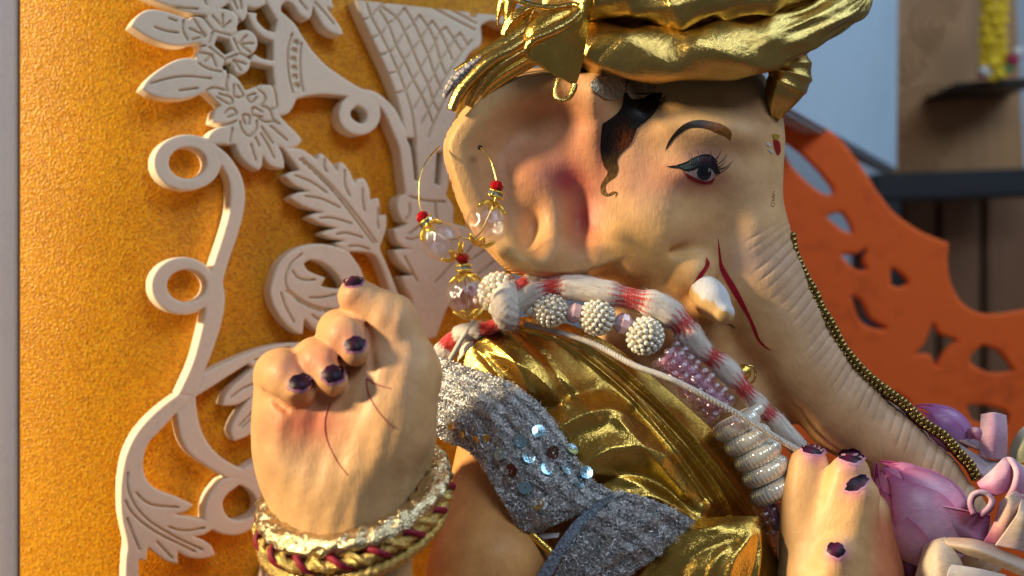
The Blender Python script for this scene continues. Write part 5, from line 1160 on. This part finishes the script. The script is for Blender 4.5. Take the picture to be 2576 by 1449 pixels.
# --- white thread
def thread(name, pts, r, label, turns):
    C = crom(pts, 26); root = empty(name, P(*pts[0]), label, "thread")
    T, N, B = frames(C); s = np.arange(len(C)); 
    for k in range(3):
        a = 2 * np.pi * k / 3 + s / len(s) * turns * 2 * np.pi; q = C + (N * np.cos(a)[:, None] + B * np.sin(a)[:, None]) * r * .55
        tube("strand", q, r * .62, M_CORD, root, 7)
M_CORD = plain("white_cotton_cord", (0.60, 0.55, 0.50), 0.9, nscale=1500, namp=.2, bstr=.5)
thread("white_thread", [(1320,815,-190),(1407,836,-222),(1495,866,-262),(1595,919,-300),(1668,946,-312),(1739,978,-308),(1864,1046,-285),(1945,1096,-268),(2010,1134,-250)], 7.5, "twisted white cotton thread running across the gold shawl to the open hand", 40)
thread("white_thread", [(1192,806,-160),(1160,856,-166),(1130,908,-172)], 6, "short white thread hanging between the earring and the silver lace", 8)
# --- gold bead trim along the trunk
trim = empty("beaded_trim", P(2240, 992, -60), "gold beaded trim on a red cord along the front of the trunk", "trim")
TP = [(1988,584),(1996,631),(2011,668),(2031,708),(2049,738),(2064,776),(2081,801),(2101,838),(2121,876),(2164,928),(2196,958),(2239,991),(2276,1018),(2314,1056),(2345,1078),(2379,1101),(2419,1147),(2440,1169),(2457,1202)]
TC = crom([(p[0], p[1], -30 - 26 * math.sin(i / 18 * math.pi)) for i, p in enumerate(TP)], 12)
tube("red_cord", TC + np.array([-7, 5, 10]), 7, plain("dark_red_cord", (0.10, 0.008, 0.010), 0.7, nscale=1500), trim, 8)
M_OLDG = plain("antique_gold_bead", (0.27, 0.20, 0.065), 0.22, 1.0, 400, .25, .2, .0003); ME_TB = shared(ME_SMALL, M_OLDG)
L = np.r_[0, np.cumsum(np.linalg.norm(np.diff(TC, axis=0), axis=1))]; nb = int(L[-1] / 12.4)
for k in range(nb):
    x = (k + .5) / nb * L[-1]; i = min(np.searchsorted(L, x), len(TC) - 1); p = TC[i]; t = TC[min(i + 1, len(TC) - 1)] - TC[max(i - 1, 0)]; t /= np.linalg.norm(t); nrm = np.array([t[1], -t[0], 0])
    place("large_bead", ME_TB, P(*(p + nrm * 5 + np.array([0, 0, -4]))), 9.0 * S0, M_OLDG, trim)
    place("small_bead", ME_TB, P(*(p - nrm * 6 + t * 5 + np.array([0, 0, -8]))), 5.8 * S0, M_OLDG, trim)
# --- red bead string and gold ball under the chin
chin = empty("red_bead_string", P(1870, 940, -120), "dark red seed beads with a gold ball under the chin", "bead string")
ME_RB = shared(ME_SMALL, M_RUBY); r_ = random.Random(2)
CH = crom([(1790,880,-150),(1815,892,-155),(1835,908,-150),(1866,948,-120),(1925,1022,-110),(1960,1060,-108),(1985,1084,-106),(2005,1100,-104),(2030,1118,-102)], 12)
for k in range(0, len(CH), 1):
    p = CH[k] + np.array([r_.uniform(-4, 4), r_.uniform(-3, 3), r_.uniform(-3, 3)]); m = r_.random() < .6
    place("seed_bead", ME_RB if m else ME_TB, P(*p), r_.uniform(3.5, 6.5) * S0, None, chin)
place("gold_ball", shared(ME_BALL, M_JGOLD), P(1870, 936, -150), 19 * S0, None, chin)
tube("brass_ring", crom([(1885 + 16 * math.cos(t), 942 + 22 * math.sin(t), -138 + 6 * math.sin(t)) for t in np.linspace(0, 6.28, 13)], 4), 3, M_WIRE, chin, 8)
# --- bangles on the raised wrist
def wrist_ring(cu, cvv, ru, rv, tilt, cw, rw, n=160):
    t = np.linspace(0, 2 * np.pi, n); return np.stack([cu + ru * np.cos(t), cvv - tilt * np.cos(t) + rv * np.sin(t), cw - rw * np.sin(t)], 1)
M_HAM = plain("hammered_gold", (0.66, 0.54, 0.33), 0.22, 1.0, 260, .3, 1.0, .0022)
M_GLIT = plain("gold_glitter_cord", (0.66, 0.49, 0.17), 0.20, 1.0, 1500, .5, 1.0, .0009); M_CRIM = plain("crimson_cord", (0.22, 0.004, 0.022), 0.6, 0, 900, .3, .5)
bang = empty("gold_bangle", P(885, 1330, -440), "hammered gold bangle on the wrist of the raised hand", "bangle")
wr = wrist_ring(886, 1243, 213, 122, 52, -442, 172)
tube("hammered_band", wr, 26, M_HAM, bang, 20, lambda s, t: 4 * np.sin(60 * s + 3 * t) * np.sin(95 * s) + 2.5 * np.sin(210 * s + 5 * t), 1.35)
bang2 = empty("corded_bangle", P(888, 1380, -440), "glittering gold bangle bound with twisted crimson cord", "bangle")
w2 = wrist_ring(890, 1285, 232, 128, 58, -442, 186, 420)
T, N, B = frames(w2); s = np.arange(len(w2)) / len(w2)
tube("glitter_core", w2, 15, M_GLIT, bang2, 16, lambda s, t: 2 * np.sin(300 * s + 2 * t) * np.sin(170 * s))
for k in range(2):
    a = s * 2 * np.pi * 15 + k * np.pi; q = w2 + (N * np.cos(a)[:, None] + B * np.sin(a)[:, None]) * 16 + np.array([0, -4, 0])
    tube("crimson_strand" if k == 0 else "gold_strand", q, 9.5, M_CRIM if k == 0 else M_GLIT, bang2, 8)
w3 = wrist_ring(888, 1322, 226, 132, 58, -442, 180, 420)
tube("glitter_strand", w3, 16, M_GLIT, bang2, 16, lambda s, t: 3.0 * np.sin(420 * s + 2 * t))
# ------------------------------------------------------------------ lotus and foam flowers by the hand
def mat_petal(name, gloss=0.45):
    m, nt, b = new_mat(name); at = nd(nt, 'ShaderNodeAttribute', attribute_name="Col"); n = noise(nt, coords(nt, (1, 1, 1)), 300, 4); n2 = noise(nt, coords(nt, (.25, 1, 1), (0, .8, 0)), 900, 3)
    mz = nd(nt, 'ShaderNodeMix', data_type='RGBA', blend_type='MULTIPLY'); mz.inputs[0].default_value = 1; nt.links.new(at.outputs['Color'], mz.inputs[6]); nt.links.new(ramp(nt, n2, [(0.3, (.84, .80, .84)), (0.7, (1.08, 1.06, 1.06))]), mz.inputs[7])
    nt.links.new(mz.outputs[2], b.inputs['Base Color']); b.inputs['Roughness'].default_value = gloss; b.inputs['Subsurface Weight'].default_value = .2; b.inputs['Subsurface Radius'].default_value = (1, .5, .6); b.inputs['Subsurface Scale'].default_value = .003
    bump(nt, b, [(n2, .25, .0004), (n, .2, .0006)]); return m
M_PETAL = mat_petal("lotus_petal", .38); M_FOAMP = mat_petal("foam_petal", .55)
def petal_sheet(name, rows, c0, c1, c2, parent, mat, thick=3, nu=10, nv=10, axis='t'):
    G = loft(rows, nu, nv); n, m = G.shape[:2]; S, T = np.meshgrid(np.linspace(0, 1, m), np.linspace(0, 1, n)); k = T if axis == 't' else S
    e = np.abs(2 * S - 1) ** 2.5
    c0, c1, c2 = map(np.array, (c0, c1, c2)); k = k[..., None]
    col = np.where(k < .5, c0 + (c1 - c0) * (k / .5), c1 + (c2 - c1) * ((k - .5) / .5)); col = col * (1 - .7 * e[..., None]) + c2 * .7 * e[..., None]
    return sheet(name, G, mat, parent, thick, col)
def bud(parent, base, tip, hw, petals, w, c=((.76,.54,.68),(.74,.38,.55),(.46,.05,.20))):
    base = np.array(base, float); tip = np.array(tip, float); ax = tip - base; L = np.linalg.norm(ax); ax /= L; sd = np.array([-ax[1], ax[0]])
    for (off, ln, k, dw) in petals:          # off: angle round the bud, ln: length, k: width, dw: depth layer
        rows = []
        for t in np.linspace(0, 1, 7):
            prof = (math.sin(math.pi * min(1, t * .80 + .16)) ** .8) * (1 - t ** 4.0); row = []
            cpos = base + ax * L * ln * t
            R = hw * (math.sin(math.pi * (t * .84 + .155)) ** .9 + .02)
            for a in np.linspace(-1, 1, 7):
                an = off + a * k * (prof + .02); x = math.sin(an) * R; z = -math.cos(an) * R * .85
                row.append((*(cpos + sd * x), w + z - dw))
            rows.append(row)
        petal_sheet("petal", rows, c[0], c[1], c[2], parent, M_PETAL, 3)
lotus = empty("lotus_bud", P(2400, 1400, -170), "large closed pink lotus bud with overlapping petals beside the open hand", "lotus bud")
bud(lotus, (2405, 1415), (2208, 1160), 118, [(2.4, .99, 1.2, 0), (-2.3, .99, 1.2, 0), (1.5, 1.0, 1.2, 0), (-1.5, 1.0, 1.2, 0), (.8, .985, 1.0, 7), (-.95, .98, 1.0, 9), (0.05, .96, .72, 17), (-.8, .88, .66, 22)], -160)
_v, _f = sphere_arrays(24, 16); _q = Vector((2208 - 2405, 1160 - 1415, 0)).normalized(); _a = np.array([_q.x, _q.y, 0]); _b = np.array([-_q.y, _q.x, 0])
obj("bud_core", PA(np.array([2300, 1280, -160]) + _v[:, :1] * _a * 132 + _v[:, 1:2] * _b * 92 + _v[:, 2:] * np.array([0, 0, 80])), _f, plain("bud_core_pink", (.60, .20, .36), .5), lotus)
lotus2 = empty("lotus_bud", P(2430, 1120, 40), "small pink lotus bud behind the trunk tip", "lotus bud")
bud(lotus2, (2440, 1120), (2300, 1020), 52, [(1.4, 1, .95, 0), (-1.4, 1, .95, 0), (.6, .98, .8, 3), (-.6, .96, .8, 4), (0, .9, .6, 6)], 60, ((.50,.28,.55),(.46,.20,.48),(.40,.08,.30)))
PINK = (.62,.34,.52); PALE = (.66,.46,.56); DEEP = (.44,.12,.30); CREAM = (.62,.50,.38); PEACH = (.56,.32,.24); GREY = (.44,.42,.44); GREEN = (.34,.36,.22)
Y6 = lambda pts: [(1932 + p[0] / 4, 1086.75 + p[1] / 4, p[2]) for p in pts]
ff1 = empty("foam_flower", P(2500, 1440, -150), "pink and cream foam flower with rolled petals in front of the lotus bud", "flower")
petal_sheet("folded_petal", [Y6([(1640,790,-230),(1655,950,-236),(1650,1090,-232)]), Y6([(1715,755,-262),(1850,930,-262),(1980,1060,-250)]), Y6([(1960,800,-258),(2040,960,-250),(2150,1090,-240)]), Y6([(2240,850,-236),(2225,980,-228),(2190,1110,-222)])], PALE, PINK, DEEP, ff1, M_FOAMP, 5)
petal_sheet("folded_petal", [Y6([(1640,790,-230),(1720,752,-264),(1960,790,-262),(2240,845,-240)]), Y6([(1700,770,-215),(1760,780,-222),(1970,820,-220),(2230,870,-205)])], PINK, DEEP, DEEP, ff1, M_FOAMP, 3)
def roll(cu, cvv, w, r, h, tilt, parent, turns=1.3, col=(PALE, PINK, DEEP), name="rolled_petal"):
    rows = []
    for t in np.linspace(0, 1, 3):
        row = []
        for a in np.linspace(0, 2 * math.pi * turns, 18):
            rr = r * (1 - .28 * a / (2 * math.pi)); x = rr * math.cos(a + 2.4); y = rr * .42 * math.sin(a + 2.4)
            row.append((cu + x + tilt * t * h, cvv + y + h * t - .12 * abs(x), w + rr * .9 * -math.sin(a + 2.4)))
        rows.append(row)
    petal_sheet(name, rows, *col, parent, M_FOAMP, 4, 4, 6)
LP = [(2040,830),(2005,720),(2030,625),(2110,580),(2200,592),(2262,650),(2268,720),(2225,790),(2150,850)]
petal_sheet("curled_petal", [Y6([(x, y, -296) for x, y in LP]), Y6([(x + 8, y + 6, -262) for x, y in LP]), Y6([(x + 20, y + 16, -205) for x, y in LP])], PALE, PINK, DEEP, ff1, M_FOAMP, 11, 6, 8)
petal_sheet("curved_petal", [Y6([(2500,590,-260),(2420,640,-278),(2330,700,-268)]), Y6([(2600,680,-258),(2440,800,-292),(2290,860,-276)]), Y6([(2620,860,-250),(2400,980,-290),(2230,1000,-272)]), Y6([(2600,1080,-240),(2420,1140,-270),(2170,1110,-256)])], CREAM, PEACH, DEEP, ff1, M_FOAMP, 6)
petal_sheet("curved_petal", [Y6([(2560,620,-250),(2520,800,-300),(2420,960,-305),(2290,1140,-296)]), Y6([(2620,650,-240),(2600,840,-300),(2560,1000,-306),(2480,1180,-300)]), Y6([(2740,700,-220),(2740,860,-270),(2720,1040,-280),(2700,1240,-280)])], CREAM, CREAM, PALE, ff1, M_FOAMP, 6)
petal_sheet("curved_petal", [Y6([(2100,510,-190),(2240,390,-212),(2360,270,-215),(2410,250,-205)]), Y6([(2130,560,-200),(2270,520,-225),(2400,420,-230),(2450,330,-220)]), Y6([(2190,620,-196),(2300,640,-214),(2400,600,-218),(2470,500,-212)])], PALE, PINK, DEEP, ff1, M_FOAMP, 5)
petal_sheet("curved_petal", [Y6([(2400,250,-212),(2470,400,-236),(2440,560,-236),(2370,690,-220)]), Y6([(2470,262,-214),(2540,400,-240),(2520,560,-240),(2450,680,-224)]), Y6([(2600,380,-190),(2640,480,-200),(2640,600,-200),(2600,700,-195)])], PALE, PINK, PALE, ff1, M_FOAMP, 5)
ff2 = empty("foam_flower", P(2450, 1500, -200), "cream foam flower with broad drooping petals below the lotus bud", "flower")
petal_sheet("broad_petal", [Y6([(1560,1140,-270),(1680,1080,-296),(1790,1055,-292)]), Y6([(1530,1270,-290),(1690,1200,-330),(1850,1150,-316)]), Y6([(1480,1440,-296),(1720,1380,-346),(1960,1330,-330)]), Y6([(1440,1640,-290),(1720,1600,-350),(2000,1560,-330)])], CREAM, CREAM, CREAM, ff2, M_FOAMP, 6)
petal_sheet("broad_petal", [Y6([(1770,1058,-290),(2080,1075,-300),(2330,1170,-290),(2620,1300,-280)]), Y6([(1800,1130,-318),(2060,1170,-338),(2330,1270,-330),(2620,1400,-310)]), Y6([(1830,1200,-300),(2060,1260,-316),(2330,1360,-310),(2620,1480,-300)])], PEACH, CREAM, CREAM, ff2, M_FOAMP, 6)
petal_sheet("broad_petal", [Y6([(1840,1330,-340),(2100,1370,-356),(2400,1440,-350)]), Y6([(1800,1440,-350),(2080,1480,-366),(2400,1540,-356)]), Y6([(1780,1640,-340),(2080,1660,-356),(2400,1680,-346)])], GREY, GREY, GREY, ff2, M_FOAMP, 6)
tube("dark_petal_fold", crom(Y6([(1400,1300,-200),(1450,1380,-205),(1500,1500,-210)]), 8), 30, plain("wine_petal", (.12, .02, .05), .5), ff2, 14)
Y8 = lambda pts: [(1717 + p[0] / 2, 724.5 + p[1] / 2, p[2]) for p in pts]
ff3 = empty("foam_flower", P(2520, 1200, 60), "pale pink foam flower with an upright petal behind the trunk trim", "flower")
petal_sheet("upright_petal", [Y8([(1500,635,20),(1495,740,0),(1490,850,10)]), Y8([(1565,625,0),(1565,740,-20),(1560,860,-10)]), Y8([(1630,640,20),(1636,740,0),(1630,870,20)])], PALE, PINK, PALE, ff3, M_FOAMP, 6)
petal_sheet("curled_petal", [Y8([(1425,730,30),(1440,705,10),(1475,700,0),(1500,705,10)]), Y8([(1432,745,20),(1450,725,0),(1480,720,-10),(1500,730,0)]), Y8([(1445,765,20),(1465,760,0),(1485,762,-5),(1500,770,5)])], PALE, PINK, DEEP, ff3, M_FOAMP, 5)
petal_sheet("broad_petal", [Y8([(1320,735,30),(1420,800,10),(1530,860,10),(1650,870,20)]), Y8([(1340,800,10),(1450,880,-20),(1540,950,-20),(1640,930,0)]), Y8([(1440,930,0),(1500,970,-10),(1560,1010,-10),(1640,1010,0)])], GREY, PALE, GREY, ff3, M_FOAMP, 6)
petal_sheet("broad_petal", [Y8([(1330,700,40),(1430,745,30),(1560,800,30),(1660,850,40)]), Y8([(1335,740,20),(1440,790,10),(1560,840,10),(1660,900,20)])], PALE, PALE, PEACH, ff3, M_FOAMP, 6)
ff4 = empty("foam_flower", P(2620, 1200, 60), "greenish cream foam flower at the edge beside the pale pink one", "flower")
petal_sheet("broad_petal", [Y8([(1740,680,60),(1690,720,40),(1650,790,40)]), Y8([(1770,740,30),(1720,790,0),(1645,840,20)]), Y8([(1800,840,30),(1740,870,0),(1690,890,10)])], CREAM, GREEN, GREEN, ff4, M_FOAMP, 6)
petal_sheet("broad_petal", [Y8([(1690,880,0),(1740,900,-10),(1800,920,0)]), Y8([(1650,1000,-10),(1720,1010,-30),(1800,1020,-20)]), Y8([(1640,1080,-10),(1720,1090,-30),(1800,1100,-20)])], GREEN, PEACH, CREAM, ff4, M_FOAMP, 6)

# ------------------------------------------------------------------ orange cut-out board and the room behind
def cut_board(name, poly, holes, w, thick, step, mat):
    P_ = spl(poly); lo = P_.min(0) - 3 * step; hi = P_.max(0) + 3 * step
    X_, Y_ = np.meshgrid(np.arange(lo[0], hi[0], step), np.arange(lo[1], hi[1], step), indexing='ij'); d = sdf_poly(X_, Y_, P_)
    for h in holes: d = np.maximum(d, -sdf_poly(X_, Y_, spl(h)))
    z = np.array([-1.4, -1, -.6, 0, .6, 1, 1.4]) * thick / 2; qz = (np.abs(z) - thick / 2)[None, None]
    V, Q = snets(np.maximum(d[:, :, None], qz).astype(np.float32))
    k = (D0 + w * S0) / D0
    base = np.stack([lo[0] + step * V[:, 0], lo[1] + step * V[:, 1], np.full(len(V), float(w))], 1); W = PA(base); W[:, 1] += np.interp(V[:, 2], np.arange(len(z)), z) * S0 * k
    o = obj(name, W, Q, mat); bm = bmesh.new(); bm.from_mesh(o.data); bmesh.ops.recalc_face_normals(bm, faces=bm.faces); bm.to_mesh(o.data); bm.free(); return o
M_ORB = plain("orange_felt_board", (0.92, 0.12, 0.010), 0.7, nscale=90, namp=.22)
ob = cut_board("orange_board", [(1860,330,1),(1930,292),(1985,288),(2040,300),(2110,350),(2165,420),(2205,482),(2250,538),(2310,580),(2350,598),(2385,612,1),(2380,660),(2392,720),(2425,768),(2480,790),(2580,778),(2700,760,1),(2700,1560,1),(1800,1560,1),(1850,700,1)],
  [[(1965,358),(2010,385),(2060,435),(2094,482),(2075,490),(2030,460),(1985,410)],[(2076,545,1),(2112,535),(2132,560),(2142,588,1),(2115,577)],[(2112,640,1),(2150,640),(2182,622,1),(2168,655),(2182,682,1),(2150,677),(2130,660)],[(2238,672,1),(2262,688),(2284,712,1),(2262,722),(2240,718,1)],[(2137,740,1),(2165,760),(2185,800),(2232,828,1),(2190,824),(2158,800)],[(2343,808,1),(2360,840),(2407,855,1),(2375,880),(2350,924,1),(2335,890),(2298,893,1),(2325,860)],[(2470,868,1),(2510,885),(2547,932,1),(2490,937),(2445,917),(2438,895)],[(2238,983,1),(2275,1003),(2290,1022,1),(2255,1007)],[(2428,1018,1),(2480,1020),(2530,1040),(2520,1072),(2460,1062),(2440,1052)]], 2150, 26, 5.0, M_ORB)
tag(ob, "bright orange board with cut-out drops and diamonds behind the trunk", "cut-out board")
def slab(name, corners, mat, parent=None, thick=0.02):
    """four corners (u,v,w) of the front, extruded away"""
    f = [P(*c) for c in corners]; n = (f[1] - f[0]).cross(f[3] - f[0]).normalized()
    if n.y < 0: n = -n
    V = f + [p + n * thick for p in f]; F = [(0, 1, 2, 3), (7, 6, 5, 4)] + [(i, i + 4, (i + 1) % 4 + 4, (i + 1) % 4) for i in range(4)]
    o = obj(name, V, F, mat, parent, False); bm = bmesh.new(); bm.from_mesh(o.data); bmesh.ops.recalc_face_normals(bm, faces=bm.faces)
    bmesh.ops.bevel(bm, geom=bm.edges[:], offset=min(.003, thick * .2), segments=2, affect='EDGES'); bm.to_mesh(o.data); bm.free(); return o
M_WALL = plain("pale_blue_white_wall", (0.55, 0.70, 0.86), 0.8, nscale=40, namp=.06, bstr=.1)
M_WOOD = plain("brown_carved_wood", (0.32, 0.16, 0.065), 0.5, nscale=60, namp=.35, bstr=.3, vec_scale=(1, 1, .15))
M_WOODD = plain("dark_brown_slat", (0.17, 0.075, 0.035), 0.55, nscale=60, namp=.3, bstr=.3, vec_scale=(1, 1, .15))
M_IRON = plain("black_painted_rail", (0.012, 0.014, 0.020), 0.45)
tag(slab("white_screen", [(1940,-300,1190),(2262,-200,4000),(2256,432,4000),(1940,258,1190)], M_WALL), "pale blue white screen hanging behind the orange board", "screen")
wp = empty("wood_panel", P(2400, 430, 4900), "brown wood panel carved with curved arcs behind the orange board", "wood panel")
slab("panel_board", [(2230,-120,4900),(2552,-120,4900),(2580,440,4900),(2230,440,4900)], M_WOOD, wp)
for c in [(2350,150),(2345,290),(2400,60),(2380,400)]:
    for r in (30, 55, 80, 105):
        tube("carved_arc", [(c[0] + r * math.cos(t), c[1] + r * .72 * math.sin(t), 4895) for t in np.linspace(2.2, 5.0, 18)], 4.5, M_WOOD, wp, 6)
sl = empty("slatted_screen", P(2400, 900, 5200), "dark brown upright wooden slats below the black rail", "slatted screen")
for a, b in ((2150, 2268), (2275, 2355), (2368, 2468), (2482, 2600), (2612, 2700)): slab("slat", [(a,440,5200),(b,440,5200),(b,1500,5200),(a,1500,5200)], M_WOODD, sl)
slab("gap_shade_sheet", [(2150,440,5400),(2750,440,5400),(2750,1500,5400),(2150,1500,5400)], plain("gap_shade_black", (0.02, 0.013, 0.01), 0.7), sl)  # near-black sheet added to stand in for the shade between the slats
rail = empty("black_rail", P(2400, 500, 4600), "thick black rail and post in front of the wooden slats", "rail")
slab("rail_bar", [(2196,436,4600),(2640,420,4600),(2640,490,4600),(2205,505,4600)], M_IRON, rail, .05); slab("rail_post", [(2196,500,4600),(2268,500,4600),(2268,1200,4600),(2196,1200,4600)], M_IRON, rail, .05)
shelf = tag(slab("black_shelf", [(2402,208,4300),(2640,190,4300),(2640,204,4300),(2402,220,4300)], M_IRON, None, .15), "thin black metal shelf under the yellow flower garland", "shelf")
mg = empty("marigold_garland", P(2500, 190, 4200), "yellow marigold garland hanging down to the black shelf", "garland")
M_MARI = plain("marigold_yellow", (0.75, 0.50, 0.015), 0.7, nscale=150, namp=.3, bstr=.8, bdist=.004)
for k in range(8):
    cvv = -30 + k * 27; parts = []
    for q in range(46):
        a = random.uniform(0, 6.28); h = random.uniform(-1, 1); rr = math.sqrt(max(0, 1 - h * h * .6)); V, F = sphere_arrays(7, 5)
        parts.append((PA(V * np.array([9, 6, 9]) + np.array([2499 + 2 * math.sin(k) + 32 * rr * math.cos(a), cvv + 12 * h, 4200 + 60 * rr * math.sin(a)])), F))
    V, F = join_arrays(parts); obj("marigold", V, F, M_MARI, mg)
for (u, v, r, c) in [(2478,178,16,(.7,.68,.66)),(2515,185,18,(.75,.50,.02)),(2545,150,18,(.35,.02,.05)),(2535,172,14,(.10,.20,.08)),(2468,192,9,(.30,.03,.06)),(2560,130,14,(.7,.66,.62)),(2496,196,12,(.75,.5,.02))]:
    V, F = sphere_arrays(12, 8); V = V * (1 + .2 * np.sin(5 * V[:, :1] * 3) * np.cos(7 * V[:, 1:2])); obj("small_flower", PA(V * np.array([r, r * .9, r * 2.2]) + np.array([u, v, 4180])), F, plain("flower_%d" % u, c, .7), mg)
M_FAR = plain("far_wall_paint", (0.60, 0.68, 0.80), 0.85, nscale=8, namp=.05, bstr=.05)
wall = slab("wall_back", [(900,-700,9000),(3300,-700,9000),(3300,1700,9000),(900,1700,9000)], M_FAR, None, .05); tag(wall, kind="structure")
M_SIDE = plain("sun_block_paint", (0.45, 0.42, 0.38), 0.85, nscale=10, namp=.05, bstr=.05)
V = [(x, y, z) for x in (-.36, -.31) for y in (0.085, 1.9) for z in (0, 2.2)]  # unseen slab added behind the board to keep sun off the background
wl = obj("sun_block_slab", V, [(0, 1, 3, 2), (4, 6, 7, 5), (0, 4, 5, 1), (2, 3, 7, 6), (0, 2, 6, 4), (1, 5, 7, 3)], M_SIDE, None, False); tag(wl, kind="structure")
M_TABLE = plain("table_cloth", (0.10, 0.05, 0.035), 0.8, nscale=200)
V = [(-1.2, -.3, -.03), (1.2, -.3, -.03), (1.2, 1.9, -.03), (-1.2, 1.9, -.03), (-1.2, -.3, 0), (1.2, -.3, 0), (1.2, 1.9, 0), (-1.2, 1.9, 0)]
tb = obj("floor", V, [(0, 3, 2, 1), (4, 5, 6, 7), (0, 1, 5, 4), (1, 2, 6, 5), (2, 3, 7, 6), (3, 0, 4, 7)], M_TABLE, None, False); tag(tb, kind="structure")
